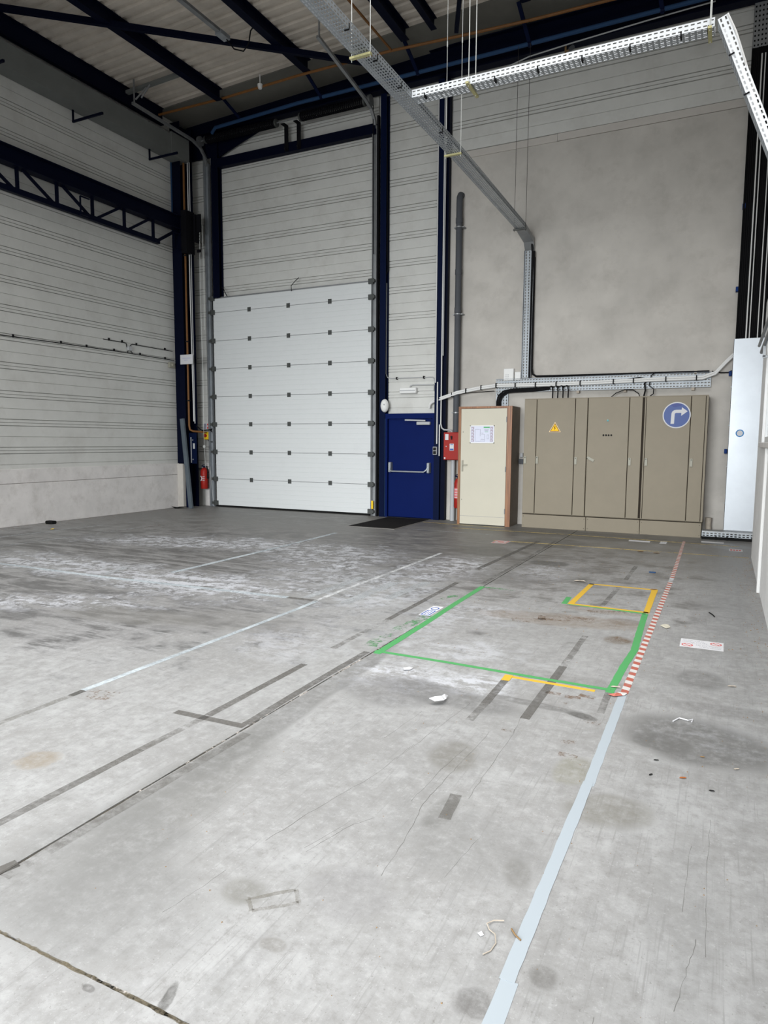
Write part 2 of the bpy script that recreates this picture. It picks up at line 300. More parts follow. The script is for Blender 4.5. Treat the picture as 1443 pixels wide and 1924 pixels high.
# ------------------------------------------------------------------ mesh helpers
WLOC = {}                                   # world location of things, for placing parts
class MB:
    def __init__(s): s.v = []; s.f = []
    def add(s, vs, fs):
        o = len(s.v); s.v += [tuple(v) for v in vs]; s.f += [tuple(i+o for i in f) for f in fs]; return s
    def box(s, x0, x1, y0, y1, z0, z1):
        return s.add([(x0,y0,z0),(x1,y0,z0),(x1,y1,z0),(x0,y1,z0),(x0,y0,z1),(x1,y0,z1),(x1,y1,z1),(x0,y1,z1)],
                     [(0,3,2,1),(4,5,6,7),(0,1,5,4),(1,2,6,5),(2,3,7,6),(3,0,4,7)])
    def bbox(s, x0, x1, y0, y1, z0, z1, b=0.01):
        """box with chamfered edges"""
        X = (x0, x0+b, x1-b, x1); Yv = (y0, y0+b, y1-b, y1); Z = (z0, z0+b, z1-b, z1)
        import itertools
        pts = []
        for sx, sy, sz in itertools.product((0, 1), repeat=3):
            ox, ix = (X[3], X[2]) if sx else (X[0], X[1]); oy, iy = (Yv[3], Yv[2]) if sy else (Yv[0], Yv[1]); oz, iz = (Z[3], Z[2]) if sz else (Z[0], Z[1])
            pts += [(ox, iy, iz), (ix, oy, iz), (ix, iy, oz)]
        def I(sx, sy, sz, a): return ((sx*2+sy)*2+sz)*3+a
        F = []
        F += [[I(0,0,0,0),I(0,0,1,0),I(0,1,1,0),I(0,1,0,0)],[I(1,0,0,0),I(1,1,0,0),I(1,1,1,0),I(1,0,1,0)]]
        F += [[I(0,0,0,1),I(1,0,0,1),I(1,0,1,1),I(0,0,1,1)],[I(0,1,0,1),I(0,1,1,1),I(1,1,1,1),I(1,1,0,1)]]
        F += [[I(0,0,0,2),I(0,1,0,2),I(1,1,0,2),I(1,0,0,2)],[I(0,0,1,2),I(1,0,1,2),I(1,1,1,2),I(0,1,1,2)]]
        for a in (0, 1):
            for c in (0, 1):
                F.append([I(a,c,0,0),I(a,c,1,0),I(a,c,1,1),I(a,c,0,1)])
                F.append([I(a,0,c,0),I(a,1,c,0),I(a,1,c,2),I(a,0,c,2)])
                F.append([I(0,a,c,1),I(1,a,c,1),I(1,a,c,2),I(0,a,c,2)])
        for sx, sy, sz in itertools.product((0, 1), repeat=3): F.append([I(sx,sy,sz,0),I(sx,sy,sz,1),I(sx,sy,sz,2)])
        return s.add(pts, F)
    def bar(s, p, q, wx, wz, up=(0, 0, 1)):
        """rectangular bar from p to q"""
        p = Vector(p); q = Vector(q); d = (q-p).normalized(); u = Vector(up)
        if abs(d.dot(u)) > .98: u = Vector((0, 1, 0))
        a = d.cross(u).normalized(); c = a.cross(d).normalized(); vs = []
        for e in (p, q):
            for i, j in ((-1,-1),(1,-1),(1,1),(-1,1)): vs.append(e + a*(i*wx/2) + c*(j*wz/2))
        return s.add(vs, [(0,1,2,3),(7,6,5,4),(0,4,5,1),(1,5,6,2),(2,6,7,3),(3,7,4,0)])
    def ibeam(s, p, q, wid, hgt, tf=0.014, tw=0.010, up=(0, 0, 1)):
        p = Vector(p); q = Vector(q); u = Vector(up)
        s.bar(p + u*(hgt/2-tf/2), q + u*(hgt/2-tf/2), wid, tf, up); s.bar(p - u*(hgt/2-tf/2), q - u*(hgt/2-tf/2), wid, tf, up)
        return s.bar(p, q, tw, hgt-2*tf, up)
    def tube(s, pts, r, n=8, cap=True):
        pts = [Vector(p) for p in pts]; o = len(s.v); k = len(pts); prev = None
        for i, p in enumerate(pts):
            d = ((pts[min(i+1, k-1)] - pts[max(i-1, 0)])).normalized()
            ref = Vector((0, 0, 1)) if abs(d.z) < .9 else Vector((1, 0, 0))
            if prev is None: a = d.cross(ref).normalized()
            else:
                a = (prev - d*prev.dot(d))
                a = a.normalized() if a.length > 1e-6 else d.cross(ref).normalized()
            prev = a; b = d.cross(a)
            rr = r[i] if isinstance(r, (list, tuple)) else r
            for j in range(n):
                t = 2*math.pi*j/n; s.v.append(tuple(p + a*(rr*math.cos(t)) + b*(rr*math.sin(t))))
        for i in range(k-1):
            for j in range(n):
                s.f.append((o+i*n+j, o+i*n+(j+1) % n, o+(i+1)*n+(j+1) % n, o+(i+1)*n+j))
        if cap:
            s.f.append(tuple(o+j for j in reversed(range(n)))); s.f.append(tuple(o+(k-1)*n+j for j in range(n)))
        return s
    def prism(s, poly, axis, a, b):
        """polygon in the two other axes, extruded along axis from a to b"""
        def P(u, v, t): return {'x': (t, u, v), 'y': (u, t, v), 'z': (u, v, t)}[axis]
        n = len(poly); vs = [P(u, v, a) for u, v in poly] + [P(u, v, b) for u, v in poly]
        return s.add(vs, [tuple(reversed(range(n))), tuple(range(n, 2*n))] + [(i, (i+1) % n, n+(i+1) % n, n+i) for i in range(n)])
    def disc(s, c, r, axis, th, n=28, ry=None):
        poly = [(c[0]+r*math.cos(2*math.pi*i/n), c[1]+(ry or r)*math.sin(2*math.pi*i/n)) for i in range(n)]
        return s.prism(poly, axis, c[2], c[2]+th)
    def mesh(s, name):
        me = bpy.data.meshes.new(name); me.from_pydata(s.v, [], s.f); me.update()
        return me
    def build(s, name, m, parent=None, smooth=False, fixn=True):
        xs, ys, zs = zip(*s.v); c = Vector(((min(xs)+max(xs))/2, (min(ys)+max(ys))/2, min(zs)))
        s.v = [tuple(Vector(v)-c) for v in s.v]
        me = s.mesh(name)
        if fixn:
            import bmesh
            bm = bmesh.new(); bm.from_mesh(me); bmesh.ops.recalc_face_normals(bm, faces=bm.faces); bm.to_mesh(me); bm.free()
        if smooth:
            for p in me.polygons: p.use_smooth = True
            try: me.set_sharp_from_angle(angle=math.radians(40))
            except Exception: pass
        me.materials.append(M[m] if isinstance(m, str) else m)
        return place(name, me, c, parent)
def place(name, me, c, parent=None):
    o = bpy.data.objects.new(name, me); COL.objects.link(o); c = Vector(c)
    WLOC[o.name] = c
    if parent: o.parent = parent; o.location = c - WLOC[parent.name]
    else: o.location = c
    return o
def thing(name, label, cat, loc, group=None):
    o = bpy.data.objects.new(name, None); COL.objects.link(o); o.location = loc; o.empty_display_size = .1
    WLOC[o.name] = Vector(loc); return tag(o, label, cat, group)
def tag(o, label, cat, group=None):
    o['label'] = label; o['category'] = cat
    if group: o['group'] = group
    return o
def struct(o): o['kind'] = 'structure'; return o
def B(*a): return MB().box(*a)
def arc(c, r, a0, a1, n, fn):
    return [fn(c[0]+r*math.cos(math.radians(a0+(a1-a0)*i/n)), c[1]+r*math.sin(math.radians(a0+(a1-a0)*i/n))) for i in range(n+1)]
def perf(length, width, rows, pitch, slot, sw, fn, stagger=0.0):
    """slotted sheet: real holes; fn(u, v) -> xyz with u along the length, v across"""
    mb = MB(); ncol = max(1, int(length/pitch)); pu = length/ncol; pv = width/rows
    cache = {}
    def vid(u, v):
        k = (round(u, 5), round(v, 5))
        if k not in cache: cache[k] = len(mb.v); mb.v.append(tuple(fn(*k)))
        return cache[k]
    for r in range(rows):
        v = (r*pv, r*pv+(pv-sw)/2, r*pv+(pv+sw)/2, (r+1)*pv)
        for c in range(ncol):
            off = (stagger*pu if r % 2 else 0)
            u0 = c*pu; a = u0+(pu-slot)/2
            u = (u0, a, a+slot, u0+pu)
            for i in range(3):
                for j in range(3):
                    if i == 1 and j == 1: continue
                    mb.f.append((vid(u[i], v[j]), vid(u[i+1], v[j]), vid(u[i+1], v[j+1]), vid(u[i], v[j+1])))
    return mb
def solid(o, t):
    md = o.modifiers.new('thickness', 'SOLIDIFY'); md.thickness = t; md.offset = 0; return o
def text_mb(body, size, fn, extr=0.0006):
    """flat lettering; fn(u, v) -> xyz"""
    cu = bpy.data.curves.new('lettering', 'FONT'); cu.body = body; cu.size = size; cu.align_x = 'CENTER'; cu.align_y = 'CENTER'; cu.resolution_u = 2
    o = bpy.data.objects.new('lettering', cu); COL.objects.link(o)
    me = bpy.data.meshes.new_from_object(o.evaluated_get(bpy.context.evaluated_depsgraph_get()))
    mb = MB(); mb.v = [tuple(fn(v.co.x, v.co.y)) for v in me.vertices]; mb.f = [tuple(p.vertices) for p in me.polygons]
    bpy.data.objects.remove(o); bpy.data.curves.remove(cu); bpy.data.meshes.remove(me)
    return mb

# ================================================================== STRUCTURE
XL, YB, XR, YF, XE = -12.0, 13.55, 0.43, -7.0, 6.0
def deck_z(x): return 9.10 + 0.038*(x+12)
# ---- floor: joint filler bed with four cast slabs
floor = struct(B(XL-.2, XE+.2, YF-.2, YB+.25, -.25, -.007).build('floor', 'jointfill'))
def ragx(y, side): return .003*math.sin(y*61.3+side)*math.cos(y*23.7+2*side)
def slab(x0, x1, y0, y1):
    """one cast slab; its edges along the joints are slightly ragged, its strips carry the stain zones"""
    mb = MB(); mats = []
    cuts = [y0] + [z for z in ZONES if y0 < z < y1] + [y1]
    for a, b_ in zip(cuts[:-1], cuts[1:]):
        n = max(4, int((b_-a)*6)); P = []
        for i in range(n+1):
            y = a+(b_-a)*i/n; P.append((x0+(ragx(y, 1) if x0 > XL else 0), x1+(ragx(y, 2) if x1 < XE else 0), y))
        k = len(mb.f)
        out = [(p[0], p[2]) for p in P] + [(p[1], p[2]) for p in reversed(P)]
        mb.prism(out, 'z', -.2, 0.0)
        zi = max(i for i, z in enumerate(ZONES[:-1]) if z <= (a+b_)/2)
        mats += [zi]*(len(mb.f)-k)
    fms = FM[0 if x1 < 0 else 1]
    o = mb.build('floor_slab', fms[0], floor)
    for fm in fms[1:]: o.data.materials.append(fm)
    for p_, zi in zip(o.data.polygons, mats): p_.material_index = zi
    return o
JY = JY0
for (a, b_) in ((XL-.2, JX-.006), (JX+.006, XE+.2)):
    for (c, d) in ((YF-.2, JY-.005), (JY+.005, YB+.25)): slab(a, b_, c, d)

# ---- cladding panels: liner tray profile, real grooves
def clad_mesh(name, p, length, along):
    """one tray of height p; along 'y' (left wall, facing +x) or 'x' (back wall, facing -y)"""
    s = p/0.5235
    prof = [(0, -.045), (0, -.034), (.011, -.034), (.014, 0), (.199, 0), (.2015, -.014), (.2085, -.014), (.211, 0), (.401, 0), (.403, -.034), (.414, -.034), (.417, .003), (.461, .003), (.463, -.022), (.471, -.022), (.473, .003), (.5205, .003), (.5235, -.034), (.5235, -.045)]
    mb = MB(); n = len(prof)
    for t in (0, length):
        for z, d in prof: mb.v.append((d, t, z*s) if along == 'y' else (t, -d, z*s))
    for i in range(n-1): mb.f.append((i, i+1, n+i+1, n+i) if along == 'x' else (i, n+i, n+i+1, i+1))
    mb.f.append((n-1, 0, n, 2*n-1))
    me = mb.mesh(name); me.materials.append(M['clad']); return me
wl = struct(B(XL-.25, XL-.048, YF-.2, YB+.25, 0, 9.6).build('wall_left', 'clad'))
P_L = 0.5235; ml = clad_mesh('cladding_panel', P_L, YB-YF+.05, 'y')
for k in range(-1, 15):
    z = 1.488 + P_L*k
    o = place('cladding_panel', ml, (XL, YF, z), wl)
    if k == 14: o.scale.z = 0.5
# pale concrete upstand in two lifts with a thin joint, and the pier in front of the corner column
for z0, z1 in ((0.0, .806), (.812, 1.085)):
    MB().bbox(XL-.1, XL+.03, YF, 12.86, z0, z1, .006).build('concrete_upstand', 'conc2', wl)
MB().bbox(XL-.05, XL+.20, 12.80, 12.90, 0, 1.075, .006).build('concrete_pier', 'conc', wl)  # darker colour than the upstand, offsetting the frontal light on this face

wb = struct(B(XL-.2, XE+.2, YB+.048, YB+.30, 0, 9.8).build('wall_back', 'clad'))
P_B = 0.55
def bay(x0, x1, zs, p, ztop=9.3):
    me = clad_mesh('cladding_panel', p, x1-x0, 'x')
    z = zs
    while z < ztop:
        o = place('cladding_panel', me, (x0, YB, z), wb)
        if z + p > ztop+.1: o.scale.z = (ztop+.1-z)/p
        z += p
bay(-12.0, -11.44, 1.476-.55, P_B, 9.05); bay(-11.06, -6.86, 3.126+.55*3, P_B, 9.1); bay(-6.60, -5.44, 3.126-.55*2+.125, P_B, 9.1)
bay(-5.20, 3.0, 7.405, 0.575, 9.4)
MB().bbox(-11.72, -11.43, YB-.05, YB+.06, 0, 1.075, .006).build('concrete_upstand', 'conc2', wb)
B(-5.22, XE, YB, YB+.06, 0, 7.27).build('concrete_panel', 'conc', wb)
B(-5.22, -3.10, YB-.012, YB+.05, 7.272, 7.40).build('flashing_strip', 'trimw', wb)
B(-3.095, XE, YB-.016, YB+.05, 7.275, 7.405).build('flashing_strip', 'trimw', wb)

# ---- partition on the right with a window, and the closing walls out of view
wr = struct(MB().box(XR, XR+.2, YF, 3.0, 0, 3.6).box(XR, XR+.2, 3.0, 10.15, 0, 1.66).box(XR, XR+.2, 3.0, 10.15, 3.0, 3.6).box(XR, XR+.2, 10.15, 11.15, 0, 3.6).build('wall_right', 'block'))
win = struct(thing('window_1', 'x', 'x', (XR+.1, 6.6, 1.66)))
del win['label'], win['category']
f = MB().box(XR+.03, XR+.09, 3.0, 10.15, 1.66, 1.73).box(XR+.03, XR+.09, 3.0, 10.15, 2.93, 3.0)
for y in (3.0, 4.42, 5.84, 7.26, 8.68, 10.08): f.box(XR+.03, XR+.09, y, y+.07, 1.73, 2.93)
f.build('window_frame', 'white', win)
for i in range(5): B(XR+.055, XR+.062, 3.07+1.42*i, 4.42+1.42*i, 1.73, 2.93).build('window_pane', 'glass', win)
MB().bbox(XR-.035, XR+.03, 2.95, 10.18, 1.60, 1.66, .005).build('window_sill', 'conc2', win)
struct(B(XE, XE+.2, YF-.2, YB+.2, 0, 9.8).build('wall_east', 'clad'))
fr = struct(MB().box(XL-.2, -8.5, YF-.25, YF-.05, 0, 9.8).box(.3, XE+.2, YF-.25, YF-.05, 0, 9.8).box(-8.5, .3, YF-.25, YF-.05, 6.0, 9.8).build('wall_front', 'clad'))

# ---- ceiling: trapezoidal deck, ribs along x, sloping up to the right, with three rooflight openings
def deck(x0, x1, y0, y1, name='roof_deck_sheet'):
    per = .25; mb = MB(); pts = []; y = y0
    while y < y1-1e-6:
        for dy, dz in ((0, 0), (.11, 0), (.135, .048), (.225, .048), (.25, 0)):
            if y+dy <= y1+1e-6: pts.append((y+dy, dz))
        y += per
    n = len(pts)
    for x in (x0, x1):
        for yy, dz in pts: mb.v.append((x, yy, deck_z(x)+dz))
    for i in range(n-1): mb.f.append((i, i+1, n+i+1, n+i))
    return mb
cl = struct(deck(XL-.2, XE+.2, RY1, 12.55).build('ceiling', 'deck', fixn=False))
deck(XL-.2, XE+.2, YF-.25, RY0).build('roof_deck_sheet', 'deck', cl, fixn=False)
for a, b_ in ((XL-.2, -8.2), (-6.2, -3.7), (-1.7, .5), (2.5, XE+.2)):
    deck(a, b_, RY0, RY1).build('roof_deck_sheet', 'deck', cl, fixn=False)
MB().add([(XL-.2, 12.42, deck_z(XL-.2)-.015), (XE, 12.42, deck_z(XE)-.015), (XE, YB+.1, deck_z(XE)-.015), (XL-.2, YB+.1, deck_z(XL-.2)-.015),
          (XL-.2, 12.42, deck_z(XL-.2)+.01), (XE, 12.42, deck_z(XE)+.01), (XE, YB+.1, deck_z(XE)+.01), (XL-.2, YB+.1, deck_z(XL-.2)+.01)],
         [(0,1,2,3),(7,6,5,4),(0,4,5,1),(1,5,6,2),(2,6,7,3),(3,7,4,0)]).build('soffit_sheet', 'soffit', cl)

# ================================================================== STEEL FRAME
def purlin(x, y0, y1, h, wd, label, extra=0):
    zt = deck_z(x)-.004
    o = MB().ibeam((x, y0, zt-h/2), (x, y1, zt-h/2), wd, h).build('roof_purlin', 'navy')
    return tag(o, label, 'purlin', 'roof purlins under the metal deck')
purlin(-11.80, YF, 12.42, .36, .10, 'navy eaves purlin running above the grey box gutter')
for x, lab in ((-10.14, 'navy roof purlin ending above the small white detector, first out from the gutter'), (-7.90, 'navy roof purlin crossed by the long diagonal brace'),
               (-5.74, 'navy roof purlin just right of the rusty overhead pipe'), (-3.45, 'navy roof purlin seen only at the top edge of the view')):
    purlin(x, YF, 12.40, .23, .16, lab)
purlin(-5.16, YF, 12.40, .20, .11, 'slimmer navy roof purlin beside a heavier one')
o = MB().bar((-11.75, 7.93, 8.93), (-6.55, 12.62, 8.99), .075, .10).build('wind_brace', 'navy')
tag(o, 'long navy diagonal brace crossing under the purlins at upper left', 'brace')
o = MB().bar((-3.2, 8.95, 9.08), (-4.73, 12.42, 9.05), .075, .09).build('wind_brace', 'navy')
tag(o, 'short visible navy diagonal brace above the hanging wires', 'brace')

# gable beam along the back wall with a dark triangular plate
e = thing('gable_beam', 'deep black-blue beam running along the top of the back wall', 'beam', (-4, 13.38, 8.80))
MB().ibeam((-11.95, 13.38, 9.08), (XE, 13.38, 9.08), .20, .53, .018, .012).build('beam_web_and_flanges', 'navy', e)
MB().prism([(-11.05, 8.30), (-9.45, 8.80), (-11.05, 8.80)], 'y', 13.44, 13.47).build('triangular_plate', 'navy', e)
MB().box(-11.95, -11.05, 13.42, 13.47, 8.33, 8.81).build('end_plate', 'navy', e)

# corner column, open H section
c = thing('steel_column', 'dark blue H-section column in the left corner beside the loading door', 'column', (-11.86, 13.03, 0))
B(-12.0, -11.715, 12.85, 12.868, 1.05, 9.0).build('flange', 'navy', c)
B(-12.0, -11.715, 13.25, 13.268, 0, 9.0).build('flange', 'navy', c)
B(-11.90, -11.885, 12.868, 13.25, 0, 9.0).build('web', 'navy', c)
B(-11.885, -11.70, 12.905, 12.92, 0, 1.08).build('base_cover_plate', 'navy2', c)
MB().box(-11.99, -11.955, 12.835, 12.85, 6.5, 8.6).build('edge_strip', 'bluepipe', c)
# posts of the back wall
def post(x0, x1, y0, y1, z0, z1, label, m='navy'):
    o = thing('wall_post', label, 'post', ((x0+x1)/2, (y0+y1)/2, z0))
    B(x0, x1, y0, y0+.014, z0, z1).build('front_flange', m, o)
    B(x0, x1, y1-.014, y1, z0, z1).build('rear_flange', m, o)
    B((x0+x1)/2-.008, (x0+x1)/2+.008, y0+.014, y1-.014, z0, z1).build('web', m, o)
    return o
post(-11.24, -11.045, 13.38, 13.53, 5.06, 8.78, 'navy door post standing over the left end of the loading door')
post(-6.735, -6.60, 13.38, 13.53, 0, 8.79, 'navy post between the loading door and the blue door', 'navy2')
po = post(-5.445, -5.315, 13.36, 13.53, 0, 8.79, 'navy post right of the blue door carrying white conduits', 'navy2')
B(-5.315, -5.215, 13.42, 13.53, 0, 8.79).build('dark_return_plate', 'navy', po)

# lattice runway girder on the left wall
t = thing('lattice_girder', 'dark blue lattice girder high along the left wall', 'girder', (-11.75, 8, 6.0))
MB().ibeam((-11.75, 2.0, 6.70), (-11.75, 12.84, 6.70), .22, .31, .02, .014).build('top_chord', 'navy', t)
MB().bar((-11.75, 2.0, 6.12), (-11.75, 12.15, 6.12), .09, .10).build('bottom_chord', 'navy', t)
ys = [11.99 - .83*i for i in range(12)]
mv = B(-.025, .025, -.025, .025, 0, .40).mesh('vertical_strut'); mv.materials.append(M['navy'])
for y in ys: place('vertical_strut', mv, (-11.75, y, 6.16), t)
MB().bar((-11.75, 12.10, 6.13), (-11.75, 12.78, 6.56), .05, .06).build('diagonal_strut', 'navy', t)
for i, y in enumerate(ys[:-1]):
    a, b_ = ((y-.72, 6.16), (y-.10, 6.55)) if i < 2 else ((y-.10, 6.16), (y-.72, 6.55))
    MB().bar((-11.75, a[0], a[1]), (-11.75, b_[0], b_[1]), .04, .05).build('diagonal_strut', 'navy', t)
for y in (9.93, 12.5):
    MB().bar((-11.62, y, 6.06), (-11.62, y, 6.42), .03, .02).bar((-11.62, y, 6.42), (-11.62, y+.22, 6.42), .03, .02).bar((-11.62, y, 6.08), (-11.62, y+.2, 6.08), .03, .02).build('cable_hook', 'navy', t)
MB().box(-11.66, -11.50, 12.78, 13.06, 6.02, 6.98).build('end_bracket', 'black', t)
o = MB().box(-11.46, -11.40, 12.98, 13.16, 6.30, 6.92).box(-11.40, -11.28, 13.02, 13.05, 6.52, 6.92).box(-11.40, -11.30, 13.02, 13.05, 6.06, 6.12).build('chain_hoist', 'black')
tag(o, 'black toothed chain hoist head fixed high beside the corner column', 'hoist')

# box gutter with its hanger hooks
g = thing('box_gutter', 'grey sheet-metal box gutter under the roof along the left wall', 'gutter', (-11.8, 8, 8.15))
MB().box(-11.97, -11.62, YF, 12.47, 8.15, 8.17).box(-11.64, -11.62, YF, 12.47, 8.17, 8.56).box(-11.97, -11.95, YF, 12.47, 8.17, 8.56).build('trough', 'gutter', g)
MB().bbox(-11.97, -11.60, 12.48, 13.06, 8.12, 8.62, .006).build('outlet_box', 'gutter', g)
for y in (12.12, 10.09, 8.05, 6.0):
    MB().bar((-11.92, y, 7.93), (-11.92, y, 8.74), .03, .03).bar((-11.935, y, 7.93), (-11.10, y, 7.93), .035, .04).build('hanger_hook', 'navy', g)

# blue sprinkler pipe with brackets, ochre gas pipes
p = thing('blue_pipe', 'mid-blue pipe running under the beam along the back wall', 'pipe', (-6, 13.1, 8.83))
MB().tube([(-11.0, 13.16, 8.72), (-10.85, 13.1, 8.79), (-8.6, 13.1, 8.87), (-4.5, 13.1, 8.88), (-.6, 13.1, 8.90), (2.5, 13.1, 8.92)], .038, 10).build('pipe_run', 'bluepipe', p, True)
for x in (-10.15, -8.0, -5.78, -3.55, -1.3):
    MB().bar((x, 13.1, 8.86), (x-.10, 12.62, deck_z(x)-.05), .07, .025).build('bracket_arm', 'navy2', p)
    MB().tube([(x-.03, 13.1, 8.875), (x+.03, 13.1, 8.875)], .05, 10).build('pipe_clamp', 'navy2', p)
p = thing('gas_pipe', 'ochre gas pipe running across below the roof edge', 'pipe', (-6, 12.45, 9.0))
MB().tube([(-11.93, 12.30, 8.93), (-10.1, 12.46, 9.0), (-8.1, 12.38, 9.0), (-6.03, 12.40, 9.0), (-4.35, 12.56, 9.01), (-3.4, 12.64, 9.02), (3.0, 12.9, 9.08)], .026, 8).build('main_run', 'orange', p, True)
MB().tube([(-6.02, YF+4, 8.98), (-6.02, 12.40, 9.0)], .022, 8).build('branch_run', 'orange', p, True)
d = thing('smoke_detector', 'small white detector hanging beside the ochre pipe', 'detector', (-9.04, 12.40, 8.93))
MB().tube([(-9.04, 12.36, 8.93), (-9.04, 12.36, 8.97), (-9.04, 12.36, 9.02)], [.035, .05, .055], 12).build('head', 'white', d, True)
MB().tube([(-9.04, 12.36, 9.02), (-9.04, 12.36, 9.21)], .012, 6).build('stem', 'white', d)
l = thing('lighting_rail', 'grey lighting rail hanging under the roof, black cable loop at its end', 'rail', (-8.42, 9.5, 8.86))
MB().box(-8.47, -8.38, 3.0, 10.5, 8.86, 8.91).build('rail_body', 'galvdark', l)
MB().box(-8.50, -8.36, 10.3, 10.55, 8.83, 8.90).build('end_box', 'galv', l)
MB().tube([(-8.42, 10.5, 8.85), (-8.30, 10.58, 8.68), (-8.12, 10.62, 8.62), (-8.03, 10.66, 8.75), (-8.02, 10.7, 8.98), (-7.95, 10.75, 9.10)], .012, 6).build('cable_loop', 'bcable', l, True)
for y in (9.2, 6.5): MB().tube([(-8.42, y, 8.90), (-8.42, y, deck_z(-8.42))], .008, 6).build('hanging_rod', 'wire', l)
s = thing('ceiling_strut', 'grey channel strut fixed crosswise under the deck near the left corner', 'strut', (-11, 11.3, 8.98))
MB().bar((-11.75, 11.35, 8.98), (-10.2, 11.35, 9.04), .09, .06).build('channel', 'gutter', s)
MB().bar((-11.2, 11.35, 8.97), (-11.36, 11.2, 8.70), .02, .03).bar((-11.05, 11.3, 8.97), (-11.2, 11.2, 8.70), .02, .03).build('drop_arm', 'galvdark', s)

# ================================================================== LOADING DOOR (door_1)
d1 = struct(thing('door_1', 'x', 'x', (-9.13, 13.44, 0))); del d1['label'], d1['category']
DX0, DX1 = -11.285, -6.97; joints = [.04, .695, 1.362, 2.035, 2.705, 3.38, 4.05, 4.725, 5.055]
def door_panel_mb(z0, z1):
    prof = [(z0+.003, 13.47), (z0+.003, 13.432), (z0+.010, 13.425)]
    k = max(1, int(round((z1-z0)/.112))); st = (z1-z0)/k
    for i in range(1, k):
        z = z0+st*i; prof += [(z-.004, 13.425), (z-.001, 13.4282), (z+.001, 13.4282), (z+.004, 13.425)]
    prof += [(z1-.010, 13.425), (z1-.003, 13.432), (z1-.003, 13.47)]
    return MB().prism([(y, z) for z, y in prof], 'x', DX0, DX1)
for a, b_ in zip(joints[:-1], joints[1:]): door_panel_mb(a, b_).build('door_section', 'secdoor', d1)
MB().box(DX0, DX1, 13.43, 13.465, .003, .045).build('bottom_seal', 'rubber', d1)
MB().box(DX0+.0, DX1, 13.44, 13.47, 5.052, 5.085).build('top_seal', 'galvdark', d1)
hm = MB().box(-.045, .045, -.012, 0, -.05, .05).box(-.03, .03, -.02, -.012, -.012, .012).mesh('hinge'); hm.materials.append(M['hinge'])
rm = MB().box(-.07, .05, -.045, 0, -.055, .055).box(-.11, -.05, -.065, -.02, -.03, .03).mesh('roller_bracket'); rm.materials.append(M['hinge'])
rm2 = MB().box(-.05, .07, -.045, 0, -.055, .055).box(.05, .11, -.065, -.02, -.03, .03).mesh('roller_bracket'); rm2.materials.append(M['hinge'])
for z in joints[1:-1]:
    for x in (-10.21, -9.105, -8.0): place('hinge', hm, (x, 13.426, z), d1)
for z in joints[1:]+[.10]:
    place('roller_bracket', rm, (DX0, 13.426, z), d1); place('roller_bracket', rm2, (DX1, 13.426, z), d1)
MB().box(-6.93, -6.88, 13.383, 13.389, .16, .34).build('yellow_label', 'yellow', d1)
for sx, x in ((-1, -11.40), (1, -6.885)):
    # vertical guide, then the high-lift curve back under the roof
    zt = 8.20
    MB().box(x-.055, x+.055, 13.45, 13.465, 0, zt).box(x-.055, x-.045, 13.39, 13.45, 0, zt).box(x+.045, x+.055, 13.39, 13.45, 0, zt).build('guide_track', 'galvdark' if sx > 0 else 'galv', d1)
    MB().box(x+(.055 if sx > 0 else -.095), x+(.095 if sx > 0 else -.055), 13.40, 13.47, 0, 8.4).build('track_angle', 'black' if sx > 0 else 'galvdark', d1)
    pts = [(x, 13.42, 8.15), (x, 13.38, 8.32), (x, 13.22, 8.48), (x, 12.95, 8.56), (x, 11.15, 8.62 if sx < 0 else 8.84)]
    mb = MB()
    for a, b_ in zip(pts[:-1], pts[1:]): mb.bar(a, b_, .05, .06, (1, 0, 0))
    mb.build('lift_track', 'galvdark', d1)
    MB().bar((x, 11.2, (8.64 if sx < 0 else 8.86)), (x, 11.2, deck_z(x)-.01), .03, .02).build('track_hanger', 'galvdark', d1)
# header, torsion spring shaft and its brackets
lt = thing('door_header', 'navy header beam across the bay above the loading door', 'beam', (-9, 13.4, 8.05))
B(-11.05, -6.86, 13.38, 13.52, 8.05, 8.25).build('header_channel', 'navy', lt)
ts = thing('torsion_spring_shaft', 'black torsion spring shaft with coils above the door header', 'door spring', (-9.2, 13.27, 8.2))
MB().tube([(-11.55, 13.27, 8.66), (-6.95, 13.27, 8.66)], .016, 8).build('shaft', 'galvdark', ts)
for a, b_ in ((-11.25, -9.30), (-8.62, -7.08)):
    n = int((b_-a)/.045); pts = [(a+(b_-a)*i/(n*8), 13.27+.082*math.cos(2*math.pi*i/8), 8.66+.082*math.sin(2*math.pi*i/8)) for i in range(n*8+1)]
    MB().tube(pts, .017, 5).build('coil_spring', 'black', ts, True)
    for x in (a-.02, b_+.02): MB().tube([(x-.02, 13.27, 8.66), (x+.02, 13.27, 8.66)], .085, 12).build('spring_cone', 'hinge', ts)
for x in (-9.08, -8.75):
    MB().box(x-.05, x+.05, 13.36, 13.375, 8.06, 8.60).box(x-.05, x+.05, 13.22, 13.36, 8.585, 8.60).build('bearing_bracket', 'black', ts)
    MB().bar((x-.02, 13.36, 8.10), (x+.12, 13.10, 8.02), .02, .02).build('bracket_stay', 'black', ts)
for x in (-11.45, -6.93): MB().tube([(x-.03, 13.27, 8.66), (x+.03, 13.27, 8.66)], .11, 16).build('cable_drum', 'galvdark', ts)
tag(MB().tube([(-9.0, 13.40, 5.03), (-8.98, 13.36, 5.14), (-8.9, 13.40, 5.24), (-8.82, 13.44, 5.32)], .008, 6).build('loose_cable', 'bcable', None, True), 'short black cable end sticking up from the middle of the loading door top', 'cable')
tag(MB().tube([(-11.0, 13.40, 5.30), (-10.93, 13.38, 5.26), (-10.88, 13.40, 5.14), (-10.85, 13.42, 5.08)], .010, 6).build('loose_cable', 'bcable', None, True), 'short black cable end at the left corner of the loading door top', 'cable')

